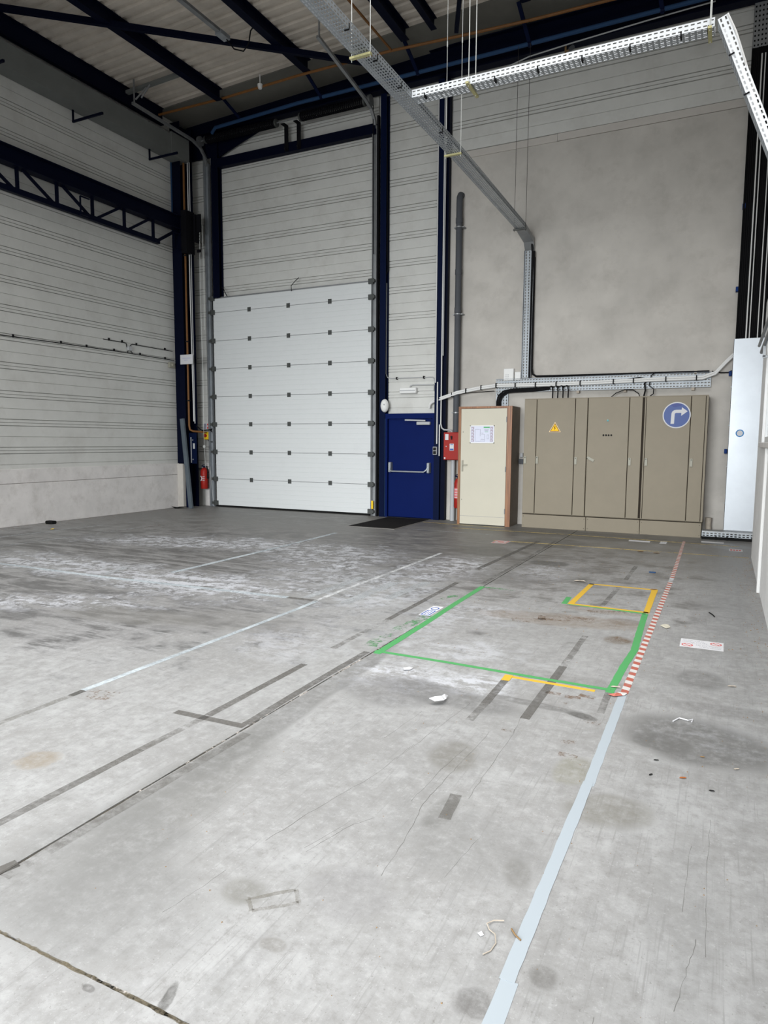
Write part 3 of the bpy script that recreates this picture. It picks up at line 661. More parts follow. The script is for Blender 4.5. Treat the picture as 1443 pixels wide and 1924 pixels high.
# ================================================================== BLUE DOOR (door_2)
d2 = struct(thing('door_2', 'x', 'x', (-6.03, 13.47, 0))); del d2['label'], d2['category']
MB().box(-6.64, -6.55, 13.40, 13.55, 0, 2.24).box(-5.50, -5.447, 13.40, 13.55, 0, 2.24).box(-6.55, -5.50, 13.40, 13.55, 2.13, 2.24).build('door_frame', 'doorblue', d2)
B(-6.60, -6.593, 13.385, 13.40, .02, 2.13).build('pale_edge_strip', 'bluepipe', d2)
lf = MB().bbox(-6.545, -5.505, 13.455, 13.50, .012, 2.125, .004).build('door_leaf', 'doorblue', d2)
MB().box(-6.55, -5.50, 13.42, 13.55, 0, .012).build('threshold', 'navy', d2)
pb = MB().bbox(-6.50, -6.44, 13.34, 13.455, .98, 1.20, .012).bbox(-5.60, -5.54, 13.34, 13.455, .98, 1.20, .012)
pb.tube([(-6.47, 13.36, 1.12), (-6.455, 13.335, 1.02), (-6.40, 13.33, 1.005), (-5.66, 13.33, 1.005), (-5.60, 13.335, 1.05), (-5.57, 13.36, 1.12)], .017, 8)
pb.build('panic_bar', 'galv', d2, True)
MB().bbox(-5.86, -5.555, 13.38, 13.455, 1.995, 2.06, .008).build('door_closer', 'gcable', d2)
MB().bar((-6.13, 13.40, 2.10), (-5.66, 13.40, 2.085), .03, .028).build('closer_arm', 'gcable', d2)

# ================================================================== SERVICES ON THE BACK WALL
def cable(pts, r, m, label, cat='cable', n=8, name='wall_cable', group=None):
    return tag(MB().tube(pts, r, n).build(name, m, None, True), label, cat, group)
# emergency light, siren, switches
e = thing('emergency_light', 'white emergency light box above the blue door', 'light', (-6.10, 13.50, 2.67))
MB().bbox(-6.295, -5.905, 13.44, 13.55, 2.665, 2.785, .012).build('housing', 'white', e)
B(-6.275, -5.925, 13.425, 13.44, 2.715, 2.732).build('diffuser_ridge', 'gcable', e)
s = thing('alarm_sounder', 'white oval alarm sounder at the top left of the blue door', 'alarm', (-6.62, 13.42, 2.27))
mb = MB(); rings = []
for i in range(7):
    a = i/6*math.pi/2; k = math.cos(a); dpt = math.sin(a)
    for j in range(20):
        t = 2*math.pi*j/20; mb.v.append((-6.615+.093*k*math.cos(t), 13.40-.09*dpt, 2.41+.145*k*math.sin(t)))
for i in range(6):
    for j in range(20): mb.f.append((i*20+j, i*20+(j+1) % 20, (i+1)*20+(j+1) % 20, (i+1)*20+j))
mb.f.append(tuple(range(20)))
mb.build('dome', 'white', s, True)
MB().disc((-6.59, 2.43, 13.303), .016, 'y', .012, 12).build('lens', 'gcable', s)
e = thing('twin_switch', 'grey twin light switch on the post beside the blue door', 'switch', (-5.41, 13.34, 1.37))
MB().bbox(-5.455, -5.365, 13.32, 13.36, 1.372, 1.54, .006).build('back_box', 'gcable', e)
for z in (1.387, 1.463): B(-5.442, -5.378, 13.31, 13.32, z, z+.062).build('rocker', 'inkblack', e)
# fittings above the blue door
cable([(-6.625, 13.48, 5.0), (-6.63, 13.48, 3.10), (-6.60, 13.49, 3.02), (-6.54, 13.50, 2.995), (-5.56, 13.50, 2.992), (-5.51, 13.50, 2.95), (-5.50, 13.50, 2.86)], .010, 'gcable', 'thin grey conduit crossing above the emergency light', 'conduit', name='wall_conduit')
for x in (-6.38, -5.75): MB().box(x-.012, x+.012, 13.475, 13.53, 2.965, 3.02).build('conduit_clip', 'inkblack', bpy.data.objects['wall_conduit'])
cable([(-6.07, 13.49, 2.79), (-6.05, 13.49, 2.825), (-6.0, 13.49, 2.838), (-5.53, 13.49, 2.832), (-5.51, 13.49, 2.80), (-5.515, 13.49, 2.70)], .013, 'gcable', 'short bent conduit feeding the emergency light', 'conduit', name='wall_conduit')
cable([(-6.61, 13.40, 8.3), (-6.595, 13.45, 6.5), (-6.60, 13.46, 5.6), (-6.585, 13.46, 5.28), (-6.62, 13.46, 5.19)], .010, 'bcable', 'black cable dropping beside the post left of the narrow cladding bay')
cable([(-6.90, 13.36, 8.60), (-6.90, 13.35, 8.3), (-6.88, 13.37, 5.6)], .008, 'bcable', 'thin black cable running down beside the right door track')
for x, z0, z1, m, lab in ((-5.425, 2.86, 8.7, 'wcable', 'white conduit up the left edge of the post right of the blue door'), (-5.29, 1.99, 8.6, 'wcable', 'white conduit up the right edge of the post right of the blue door'),
                          (-5.262, 3.4, 8.6, 'gcable', 'grey conduit beside the white one on the post right of the blue door'), (-5.375, 1.60, 2.87, 'wcable', 'short white conduit dropping to the twin switch'), (-5.318, 1.35, 2.0, 'wcable', 'short white conduit end beside the twin switch')):
    tag(MB().tube([(x, 13.345, z0), (x, 13.345, z1)], .012, 8).build('post_conduit', m, None, True), lab, 'conduit', 'conduits on the post right of the blue door')
cable([(-5.285, 13.345, 2.0), (-5.27, 13.345, 1.93), (-5.22, 13.36, 1.89), (-5.10, 13.38, 1.885), (-5.065, 13.40, 1.86), (-5.06, 13.40, 1.83)], .017, 'gcable', 'bent grey conduit curving from the post into the red box', 'conduit', name='bent_conduit')
# sloping white cable bundle to the corner
pts = [(-5.60, 13.46, 2.36), (-5.575, 13.45, 2.44), (-5.50, 13.42, 2.485), (-5.14, 13.325, 2.575), (-4.93, 13.325, 2.64), (-4.46, 13.40, 2.728), (-4.14, 13.42, 2.765), (-3.1, 13.42, 2.755), (-2.2, 13.42, 2.765), (-1.2, 13.42, 2.785), (-.40, 13.42, 2.79), (-.20, 13.42, 2.865), (-.05, 13.42, 3.04), (.075, 13.42, 3.17)]
wbn = thing('white_cable_bundle', 'bundle of white cables sloping up past the downpipe and along the wall tray', 'cable', (-3, 13.42, 2.36))
MB().tube([(x, y, z+.02) for x, y, z in pts], .019, 8).build('upper_cable', 'wcable', wbn, True)
MB().tube([(x, y-.004, z-.018) for x, y, z in pts], .019, 8).build('lower_cable', 'wcable', wbn, True)
for x, z in ((-5.30, 2.54), (-5.05, 2.60), (-4.75, 2.675), (-4.45, 2.73), (-4.14, 2.765), (-3.75, 2.76), (-3.35, 2.755), (-2.95, 2.757), (-2.5, 2.762), (-1.9, 2.77), (-1.55, 2.775), (-1.0, 2.785), (-.5, 2.79)):
    yy = 13.34 if -5.2 < x < -4.7 else 13.40
    MB().box(x-.008, x+.008, yy-.035, yy+.06, z-.045, z+.048).build('cable_tie', 'bcable', wbn)
cable([(-4.93, 13.46, 2.62), (-4.70, 13.47, 2.645), (-4.20, 13.48, 2.665)], .007, 'bcable', 'thin dark cable along the wall under the white bundle near the downpipe')

# grey pvc downpipe
dp = thing('downpipe', 'dark grey plastic downpipe with a capped top on the concrete wall', 'pipe', (-4.98, 13.42, 0))
MB().tube([(-4.985, 13.42, 1.845), (-4.985, 13.42, 6.40), (-4.985, 13.43, 6.50), (-4.985, 13.48, 6.56), (-4.985, 13.545, 6.57)], .063, 14).build('pipe_body', 'pvc', dp, True)
MB().tube([(-5.035, 13.42, 0), (-5.035, 13.42, .30)], .052, 12).tube([(-5.035, 13.42, .28), (-5.035, 13.42, 1.268)], .042, 12).build('lower_sleeve', 'gcable', dp, True)
for z in (5.05, 6.05, 4.3): MB().tube([(-4.985, 13.42, z-.05), (-4.985, 13.42, z+.05)], .070, 14).build('pipe_collar', 'pvc', dp, True)
for z in (4.22, 2.24, 5.92): MB().tube([(-4.985, 13.42, z-.012), (-4.985, 13.42, z+.012)], .071, 14).box(-5.09, -4.88, 13.41, 13.55, z-.01, z+.01).build('pipe_clip', 'galvdark', dp)

# red hose cabinet
r = thing('fire_cabinet', 'red metal fire cabinet on the wall beside the cream door', 'cabinet', (-5.04, 13.42, 1.27))
MB().bbox(-5.205, -4.83, 13.30, 13.55, 1.272, 1.838, .006).build('body', 'red', r)
MB().bbox(-5.198, -4.84, 13.288, 13.30, 1.28, 1.83, .004).build('door', 'red', r)
B(-5.165, -5.095, 13.285, 13.288, 1.68, 1.80).build('white_label', 'paper', r)
B(-5.065, -4.975, 13.285, 13.288, 1.465, 1.605).build('instruction_label', 'paper', r)
B(-5.058, -4.982, 13.283, 13.285, 1.472, 1.505).box(-5.05, -4.99, 13.283, 13.285, 1.583, 1.596).build('blue_print', 'inkblue', r)
MB().tube([(-5.025, 13.288, 1.745), (-5.025, 13.262, 1.745)], .02, 10).box(-5.035, -5.010, 13.268, 13.288, 1.69, 1.76).build('lock', 'inkblack', r)
B(-5.185, -5.155, 13.285, 13.288, 1.29, 1.325).build('corner_label', 'paper', r)
B(-5.15, -5.13, 13.28, 13.288, 1.54, 1.56).build('catch', 'gcable', r)
def extinguisher(name, label, x, y, z0, h, rad, hose_side, co2=False):
    t = thing(name, label, 'fire extinguisher', (x, y, z0), 'red fire extinguishers')
    MB().tube([(x, y, z0), (x, y, z0+.02), (x, y, z0+h*.72), (x, y, z0+h*.80), (x, y, z0+h*.85)], [rad*.9, rad, rad, rad*.72, rad*.32], 18).build('cylinder', 'red', t, True)
    MB().tube([(x, y, z0+h*.85), (x, y, z0+h*.90)], rad*.30, 10).box(x-rad*.75, x+rad*.5, y-.018, y+.018, z0+h*.89, z0+h*.93).bar((x-rad*.7, y, z0+h*.94), (x+rad*.6, y, z0+h), .02, .012).build('valve_lever', 'navy2', t)
    pts = [(x+hose_side*rad*.3, y, z0+h*.92), (x+hose_side*rad*1.0, y-.01, z0+h*.90), (x+hose_side*rad*1.25, y-.01, z0+h*.7), (x+hose_side*rad*1.2, y-.01, z0+h*.42)]
    MB().tube(pts, [.012, .012, .014, .024], 8).build('hose', 'rubber', t, True)
    # paper label wrapped round the cylinder
    mb = MB(); n = 8
    for zz in (z0+h*.28, z0+h*.58):
        for i in range(n+1):
            a = math.radians(200+130*i/n); mb.v.append((x+(rad+.002)*math.cos(a), y+(rad+.002)*math.sin(a), zz))
    for i in range(n): mb.f.append((i, i+1, n+2+i, n+1+i))
    mb.build('label_wrap', 'redlight' if co2 else 'red', t)
    mb = MB()
    if not co2:
        for i in range(16):
            a = 2*math.pi*i/16
            for rr in (.055, .032):
                an = math.radians(245)+rr*math.cos(a)/rad; mb.v.append((x+(rad+.005)*math.cos(an), y+(rad+.005)*math.sin(an), z0+h*.42+rr*1.2*math.sin(a)))
        for i in range(16): j = (i+1) % 16; mb.f.append((2*i, 2*j, 2*j+1, 2*i+1))
        for rw in (0, 1, 2): mb.box(x+rad*.2, x+rad*.75, y-rad*1.02, y-rad*.7, z0+h*(.34+.07*rw), z0+h*(.36+.07*rw))
        mb.build('white_emblem', 'paper', t)
    else:
        for rw in range(4): mb.box(x-rad*.5, x+rad*.4, y-rad*1.03, y-rad*.8, z0+h*(.30+.075*rw), z0+h*(.315+.075*rw))
        mb.build('label_lines', 'paper', t)
    MB().box(x-.02, x+.02, y+rad*.8, 13.55, z0+h*.62, z0+h*.68).build('wall_hook', 'inkblack', t)
    return t
extinguisher('fire_extinguisher', 'red fire extinguisher half hidden behind the cream door cupboard', -4.90, 13.36, .28, .72, .075, 1, True)
extinguisher('fire_extinguisher', 'red fire extinguisher with round white emblem beside the loading door', -11.615, 13.36, .44, .62, .095, 1)

# cream-doored cupboard
c = thing('cupboard', 'tall wood-framed cupboard with a cream door beside the beige cabinets', 'cupboard', (-4.22, 13.25, 0))
MB().box(-4.755, -4.715, 12.985, 13.53, 0, 2.335).box(-3.70, -3.675, 12.985, 13.53, 0, 2.335).box(-4.715, -3.70, 13.50, 13.53, 0, 2.335).box(-4.715, -3.70, 12.985, 13.53, 2.31, 2.335).build('carcass', 'woodside', c)
MB().box(-4.757, -4.705, 12.955, 12.985, 0, 2.337).box(-3.768, -3.673, 12.955, 12.985, 0, 2.337).box(-4.705, -3.768, 12.955, 12.985, 2.297, 2.337).build('wood_frame', 'wood', c)
dr = MB().bbox(-4.70, -3.772, 12.95, 12.99, .012, 2.292, .003).build('door', 'cream', c)
MB().bbox(-4.675, -4.64, 12.942, 12.95, 1.06, 1.28, .003).bar((-4.657, 12.925, 1.19), (-4.555, 12.925, 1.19), .016, .016).bar((-4.657, 12.95, 1.19), (-4.657, 12.922, 1.19), .016, .016).build('handle', 'beigeh', dr)
for z in (2.08, 1.12, .30): MB().tube([(-3.775, 12.945, z-.05), (-3.775, 12.945, z+.05)], .010, 8).build('hinge', 'galvdark', dr)
MB().box(-4.70, -3.772, 12.9485, 12.951, .172, .176).build('kick_line', 'ink', dr)
for x, z in ((-4.655, 1.84), (-4.665, .50)): MB().disc((x, z, 12.9485), .008, 'y', .004, 8).build('screw_hole', 'inkblack', dr)
pl = thing('evacuation_plan', 'framed evacuation plan on the cream cupboard door', 'sign', (-4.26, 12.94, 1.62))
px0, px1, pz0, pz1 = -4.507, -4.012, 1.62, 1.968; yb = 12.948
MB().box(px0, px1, yb-.012, yb, pz0, pz0+.016).box(px0, px1, yb-.012, yb, pz1-.016, pz1).box(px0, px0+.014, yb-.012, yb, pz0, pz1).box(px1-.014, px1, yb-.012, yb, pz0, pz1).build('frame', 'white', pl)
B(px0+.012, px1-.012, yb-.006, yb, pz0+.012, pz1-.012).build('sheet', 'plan', pl)
yq = yb-.0075
mb = MB()
for i in range(5):
    z = pz0+.028+i*.060
    mb.box(px0+.022, px0+.082, yq, yb-.005, z, z+.050); mb.box(px1-.085, px1-.030, yq, yb-.005, z, z+.050)
mb.build('legend_boxes', 'planpink', pl)['kind'] = 'stuff'
mb = MB()
for i in range(5):
    z = pz0+.035+i*.060
    mb.box(px0+.030, px0+.060, yq-.001, yq, z+.004, z+.022); mb.box(px1-.075, px1-.045, yq-.001, yq, z+.006, z+.02)
mb.build('legend_lines', 'plan', pl)
MB().box(px0+.275, px1-.095, yq, yb-.005, pz1-.052, pz1-.028).box(px0+.30, px1-.125, yq, yb-.005, pz1-.130, pz1-.122).build('green_title', 'plangreen', pl)
mb = MB(); cx0, cz0 = px0+.105, pz0+.035
for a in ((0, .003, 0, .24), (0, .10, 0, .004), (.0, .09, .236, .24), (.10, .104, .10, .24), (.10, .16, .16, .163), (.06, .20, .0, .004), (.19, .194, 0, .14), (.12, .19, .036, .039), (.12, .19, .136, .139), (.16, .163, .15, .17), (.24, .243, .05, .13), (.24, .275, .05, .053), (.24, .275, .127, .13), (.275, .278, .05, .13)):
    mb.box(cx0+a[0], cx0+a[1], yq, yb-.005, cz0+a[2], cz0+a[3])
for i in range(8): mb.box(cx0+.11+.009*i, cx0+.114+.009*i, yq, yb-.005, cz0+.02+.012*(i % 3), cz0+.03+.012*(i % 3))
for i in range(4): mb.box(px0+.285+.005*i, px1-.11-.006*i, yq, yb-.005, pz1-.082-.010*i, pz1-.079-.010*i)
mb.build('floor_plan_lines', 'ink', pl)

# ---- beige electrical cabinets
YC = 13.08; ZT = 2.462; ZP = .268
def cab_door(x0, x1, z0, z1, par, handle=None, tilt=0.0):
    d = MB().bbox(x0+.006, x1-.006, YC-.022, YC, z0, z1, .004).build('cabinet_door', 'beige', par)
    if handle is not None:
        a = math.radians(tilt); hx = handle; p = Vector((hx, YC-.030, 1.375)) if not tilt else Vector((hx-.045, YC-.030, 1.375))
        q = p + Vector((math.sin(a)*.135, 0, -math.cos(a)*.135))
        MB().bar(p, q, .045, .020, (0, 1, 0)).build('handle', 'beigeh', d)
        MB().tube([(p.x, YC-.022, p.z-.02), (p.x, YC-.044, p.z-.02)], .008, 8).build('key_slot', 'inkblack', d)
    return d
def cabinet(label, x0, x1, doors, pl0, pl1):
    t = thing('electrical_cabinet', label, 'cabinet', ((x0+x1)/2, 13.3, 0), 'row of beige electrical cabinets')
    MB().bbox(x0+.002, x1-.002, YC+.002, 13.545, ZP+.002, ZT, .004).build('body', 'beigedark' if False else 'beige', t)
    MB().box(x0+.004, x1-.004, YC, YC+.004, ZP+.02, ZT-.012).build('door_recess', 'beigedark', t)
    MB().bbox(pl0+.002, pl1-.002, YC-.006, 13.54, 0, ZP-.012, .003).build('plinth', 'beige', t)
    MB().box(x0, x1, YC+.03, 13.53, ZP-.014, ZP+.004).build('plinth_gap', 'beigedark', t)
    pm = MB()
    for x in (pl0+.03, pl1-.03):
        for z in (.04, ZP-.05): pm.tube([(x, YC-.006, z), (x, YC-.009, z)], .006, 6)
    pm.build('plinth_screws', 'beigedark', t)
    for dd in doors: cab_door(dd[0], dd[1], ZP+.012, ZT-.006, t, *(dd[2:]))
    MB().box(x0+.002, x1-.002, YC-.016, YC+.01, ZT-.005, ZT+.008).build('top_edge', 'beige', t)
    return t
ca = cabinet('beige electrical cabinet carrying the yellow lightning warning sign', -3.465, -2.282, [(-3.465, -3.224, -3.425), (-3.224, -2.507, -3.195), (-2.507, -2.282, -2.472)], -3.465, -2.255)
cb = cabinet('beige electrical cabinet with four black dots and a tilted handle', -2.278, -1.302, [(-2.278, -1.555, -2.215, 62.0), (-1.555, -1.330, -1.518)], -2.250, -1.305)
cc = cabinet('beige electrical cabinet carrying the round blue arrow sign', -1.298, -.275, [(-1.274, -.546, -1.240), (-.546, -.313, -.502)], -1.300, -.288)
B(-1.298, -1.278, YC-.016, YC+.005, ZP+.012, ZT-.006).build('corner_post', 'beige', cc)
B(-.309, -.277, YC-.012, YC+.005, ZP+.012, ZT-.006).build('corner_post', 'beige', cc)
b_parts = [o for o in cb.children if o.name.startswith('cabinet_door')]
MB().tube([(-1.92, YC-.022, 2.045), (-1.92, YC-.035, 2.045)], .018, 12).tube([(-1.92, YC-.035, 2.045), (-1.92, YC-.045, 2.045)], [.014, .008], 10).build('indicator_lamp', 'teal', b_parts[0])
for i in range(4): MB().tube([(-1.988+.0457*i, YC-.022, 1.78), (-1.988+.0457*i, YC-.027, 1.78)], .0165, 14).build('black_plug', 'inkblack', b_parts[0])
# warning triangle
ys_ = YC-.0235
w = thing('warning_sign', 'yellow triangular lightning-bolt warning sign on a beige cabinet', 'sign', (-2.873, YC-.025, 1.836))
tri = [(-2.985, 1.838), (-2.761, 1.838), (-2.873, 2.028)]
def inset(t, k):
    cx = sum(p[0] for p in t)/3; cz = sum(p[1] for p in t)/3
    return [(cx+(x-cx)*k, cz+(z-cz)*k) for x, z in t]
MB().prism(tri, 'y', ys_-.002, ys_+.0015).build('border', 'signcream', w)
MB().prism(inset(tri, .82), 'y', ys_-.003, ys_-.002).build('outline', 'browndark', w)
MB().prism(inset(tri, .68), 'y', ys_-.004, ys_-.003).build('panel', 'signyellow', w)
MB().prism([(-2.872, 1.952), (-2.890, 1.905), (-2.873, 1.908), (-2.880, 1.866), (-2.856, 1.918), (-2.872, 1.915), (-2.862, 1.952)], 'y', ys_-.005, ys_-.004).build('lightning_bolt', 'browndark', w)
# round blue arrow sign
w = thing('arrow_sign', 'round blue sign with a white right-turn arrow on the cabinets', 'sign', (-.772, YC-.025, 1.90))
sx, sz = -.772, 2.13
MB().disc((sx, sz, ys_-.002), .2265, 'y', .0035, 48).build('white_rim', 'paper', w)
MB().disc((sx, sz, ys_-.003), .208, 'y', .001, 48).build('blue_face', 'signblue', w)
mb = MB(); cap = [(sx+.205*math.cos(math.radians(a)), sz+.205*math.sin(math.radians(a))) for a in range(63, 123, 4)]
cap += [(sx-.06, sz+.140), (sx+.0, sz+.142), (sx+.05, sz+.155)]
mb.prism(cap, 'y', ys_-.0036, ys_-.003); mb.build('dark_blue_cap', 'signdark', w)
ar = [(-.100, -.155), (-.045, -.155), (-.042, .005)] + [(-.012+.030*math.cos(math.radians(a)), .008+.030*math.sin(math.radians(a))) for a in (165, 140, 115, 90)]
ar = [(-.092, -.150), (-.035, -.150), (-.030, .018), (-.024, .032), (-.010, .038), (.075, .038), (.074, -.014), (.175, .064), (.080, .134), (.077, .092), (-.010, .092), (-.045, .084), (-.072, .062), (-.084, .030)]
MB().prism([(sx+x, sz+z) for x, z in ar], 'y', ys_-.0046, ys_-.0036).build('arrow', 'paper', w)

# ---- wall cable trays
def tray_wall(name, label, fnb, length, width, rows, rail, loc):
    pass
wt = thing('wall_cable_tray', 'galvanised slotted cable tray fixed along the wall above the beige cabinets', 'cable tray', (-2.2, 13.5, 2.63))
yt = 13.50
solid(perf(3.905, .26, 5, .056, .036, .019, lambda u, v: (-4.172+u, yt, 2.632+v)).build('tray_base', 'galv', wt, fixn=False), .003)
for z in (2.632, 2.892): solid(MB().add([(-4.172, yt, z), (-.267, yt, z), (-.267, yt-.05, z), (-4.172, yt-.05, z)], [(0, 1, 2, 3)]).build('tray_edge', 'galv', wt, fixn=False), .003)
for x, z in ((-.52, 2.905), (-.55, 2.61), (-2.55, 2.61), (-1.7, 2.61)): B(x-.025, x+.025, 13.46, 13.55, z-.03, z+.02).build('fixing_lug', 'card', wt)
vt = thing('wall_cable_tray', 'galvanised slotted cable tray rising up the concrete wall to the bend', 'cable tray', (-3.56, 13.5, 2.9))
solid(perf(2.42, .185, 3, .055, .036, .019, lambda u, v: (-3.652+v, yt, 2.91+u)).build('tray_base', 'galv', vt, fixn=False), .003)
for x in (-3.652, -3.467): solid(MB().add([(x, yt, 2.91), (x, yt, 5.33), (x, yt-.055, 5.33), (x, yt-.055, 2.91)], [(0, 1, 2, 3)]).build('side_rail', 'galv' if x < -3.6 else 'galvdark', vt, fixn=False), .003)
MB().tube([(-3.495, yt-.03, 2.90), (-3.495, yt-.03, 5.3)], .022, 8).tube([(-3.455, 13.515, 3.0), (-3.455, 13.515, 5.2)], .012, 8).build('black_cables', 'bcable', vt, True)
dt = thing('wall_cable_tray', 'short galvanised slotted tray dropping behind the wood-framed cupboard', 'cable tray', (-4.04, 13.5, 2.0))
solid(perf(.72, .25, 4, .056, .036, .019, lambda u, v: (-4.168+v, yt+.004, 1.905+u)).build('tray_base', 'galv', dt, fixn=False), .003)
# black cables: along the tray top, curve into the drop, loops into the cabinets
cable([(-3.46, 13.46, 5.3), (-3.455, 13.47, 3.10), (-3.43, 13.47, 2.97), (-3.36, 13.47, 2.925), (-2.6, 13.47, 2.915), (-1.0, 13.47, 2.905), (-.3, 13.47, 2.90)], .020, 'bcable', 'black cable down the rising tray and along the top of the wall tray')
for i, lab in enumerate(('outermost of the black cables curving down behind the cupboard', 'middle one of the black cables curving down behind the cupboard', 'innermost of the black cables curving down behind the cupboard')):
    o_ = .035*i
    cable([(-4.135+o_, 13.455, 2.10), (-4.135+o_, 13.455, 2.45), (-4.10+o_, 13.455, 2.575-.3*o_), (-3.99+o_, 13.455, 2.66-.5*o_), (-3.80, 13.455, 2.69-.8*o_), (-3.30, 13.455, 2.695-.7*o_), (-3.08, 13.45, 2.72-.6*o_)], .016, 'bcable', lab, group='black cables by the cupboard')
for i, lab in enumerate(('first', 'second', 'third', 'fourth')):
    x = -3.016+.098*i
    cable([(x-.12, 13.45, 2.70-.004*i), (x-.06, 13.42, 2.735), (x-.01, 13.40, 2.715), (x+.01, 13.38, 2.62), (x+.012, 13.36, 2.468)], .013, 'bcable', f'{lab} from the left of four black cable loops entering the cabinet top', group='black loops into the cabinet')
cable([(-1.95, 13.40, 2.468), (-1.85, 13.42, 2.56), (-1.70, 13.44, 2.62), (-1.55, 13.42, 2.61), (-1.45, 13.40, 2.54), (-1.42, 13.38, 2.468)], .008, 'bcable', 'thin black cable arching low over the cabinet with the black dots')
cable([(-1.36, 13.38, 2.468), (-1.34, 13.43, 2.60), (-1.36, 13.43, 2.72), (-1.30, 13.43, 2.80), (-1.45, 13.43, 2.83), (-1.7, 13.44, 2.80)], .014, 'bcable', 'thick black cable rising from the cabinets into the wall tray')
cable([(-1.28, 13.38, 2.468), (-1.20, 13.41, 2.53), (-1.20, 13.43, 2.62), (-1.28, 13.43, 2.68), (-1.25, 13.43, 2.86), (-1.18, 13.44, 2.915)], .009, 'bcable', 'looping black cable above the gap between two cabinets')
cable([(-.26, 13.45, 2.90), (-.12, 13.46, 2.87), (.0, 13.46, 2.87), (.05, 13.46, 2.90)], .010, 'bcable', 'short black cable from the wall tray end to the blue clip')
# wall boxes
e = thing('wall_box', 'larger white control box with grille dots above the wall tray', 'box', (-3.91, 13.52, 2.86))
MB().bbox(-4.014, -3.812, 13.47, 13.55, 2.862, 3.097, .008).build('cover', 'white', e)
mb = MB()
for i in range(3):
    for j in range(3): mb.box(-3.985+.03*i, -3.970+.03*i, 13.468, 13.47, 2.905+.032*j, 2.918+.032*j)
mb.build('grille_dots', 'gcable', e)
tag(MB().bbox(-3.795, -3.672, 13.49, 13.55, 2.868, 3.028, .008).build('wall_box', 'white'), 'smaller white blank box left of the rising cable tray', 'box')
e = thing('wall_socket', 'grey switch socket between the cupboard and the beige cabinets', 'socket', (-3.60, 13.5, 1.22))
MB().bbox(-3.665, -3.55, 13.46, 13.55, 1.215, 1.31, .006).build('socket_body', 'pvc', e)
MB().bbox(-3.645, -3.59, 13.49, 13.55, 1.345, 1.43, .005).build('switch_plate', 'gcable', e)

# ---- galvanised cover, corner riser with cables
c = thing('galvanised_cover', 'tall shiny galvanised sheet cover in the right corner', 'cover', (.36, 13.3, .15))
MB().box(.062, .85, 13.20, 13.206, .148, 3.40).build('front_sheet', 'galvsheet', c)
MB().box(.058, .064, 13.20, 13.55, .155, 3.40).build('side_return', 'pvc', c)
for z in (.62, 1.25, 1.95, 2.6): B(.040, .060, 13.19, 13.215, z-.006, z+.006).build('rivet_tab', 'galv', c)
mb = MB()
for i in range(24):
    a = 2*math.pi*i/24
    for rr in (.064, .047): mb.v.append((.226+rr*math.cos(a), 13.198, 1.818+rr*math.sin(a)))
for i in range(24): j = (i+1) % 24; mb.f.append((2*i, 2*j, 2*j+1, 2*i+1))
solid(mb.build('blue_ring_sticker', mat('ring_blue', (.03, .20, .48), .5), c, fixn=False), .001)
MB().disc((.226, 1.818, 13.197), .046, 'y', .002, 24).build('sticker_centre', 'paper', c)
for z, x, lab in ((5.63, .098, 'blue clip on the wall edge, highest of the four beside the corner riser'), (4.27, .067, 'blue clip on the wall edge, second from the top beside the corner riser'), (2.85, .035, 'blue clip at the end of the short black cable'), (1.507, .03, 'blue clip low beside the galvanised cover')):
    tag(MB().bbox(x-.028, x+.018, 13.44, 13.55, z-.04, z+.04, .004).build('blue_clip', 'blueclip'), lab, 'clip', 'blue clips along the corner')
r = thing('cable_riser', 'tall perforated riser packed with black cables in the right corner', 'cable tray', (.36, 13.45, 3.4))
solid(perf(1.05, .74, 14, .075, .03, .022, lambda u, v: (.085+v, 13.44, 8.12+u)).build('perforated_back', 'galvdark', r, fixn=False), .003)
B(.082, .85, 13.50, 13.53, 3.38, 9.15).build('back_plate', 'black', r)
B(.078, .086, 13.40, 13.53, 3.38, 8.12).build('riser_edge', 'bcable', r)
for i in range(26):
    x = .098+.0285*i; yv = 13.45+random.uniform(-.01, .012)
    MB().tube([(x, yv, 3.38), (x+random.uniform(-.004, .004), yv, 5.5), (x, yv, 8.12)], .0135, 6).build('black_cable', 'bcable', r, True)
for x, rr in ((.236, .012), (.286, .009), (.408, .009), (.474, .010)):
    MB().tube([(x, 13.415, 3.38), (x+.002, 13.415, 5.8), (x-.004, 13.415, 8.0)], rr, 6).build('white_cable', 'wcable', r, True)
# slotted tray lying on the floor at the foot
t = thing('floor_cable_tray', 'slotted galvanised tray lying on the floor below the galvanised cover', 'cable tray', (.2, 13.0, 0))
solid(perf(.98, .075, 2, .058, .036, .018, lambda u, v: (-.272+u, 12.93, .052+v)).build('slotted_rail', 'galv', t, fixn=False), .003)
B(-.272, .71, 12.93, 13.19, .124, .146).build('top_sheet', 'galvdark', t)
B(-.272, .71, 12.945, 13.19, 0, .050).build('gap_shade', 'rubber', t)  # black box painted in for the shade in the gap under the tray
for x in (-.05, .12, .5): B(x-.015, x+.015, 12.925, 12.95, 0, .06).build('foot', 'rubber', t)
tag(MB().tube([(-.185, 13.46, .0), (-.18, 13.46, .10), (-.19, 13.46, .20), (-.185, 13.46, .325)], [.050, .055, .052, .056], 10).build('wrapped_stub', 'card', None, True), 'pale paper-wrapped pipe stub standing behind the floor tray', 'pipe stub')

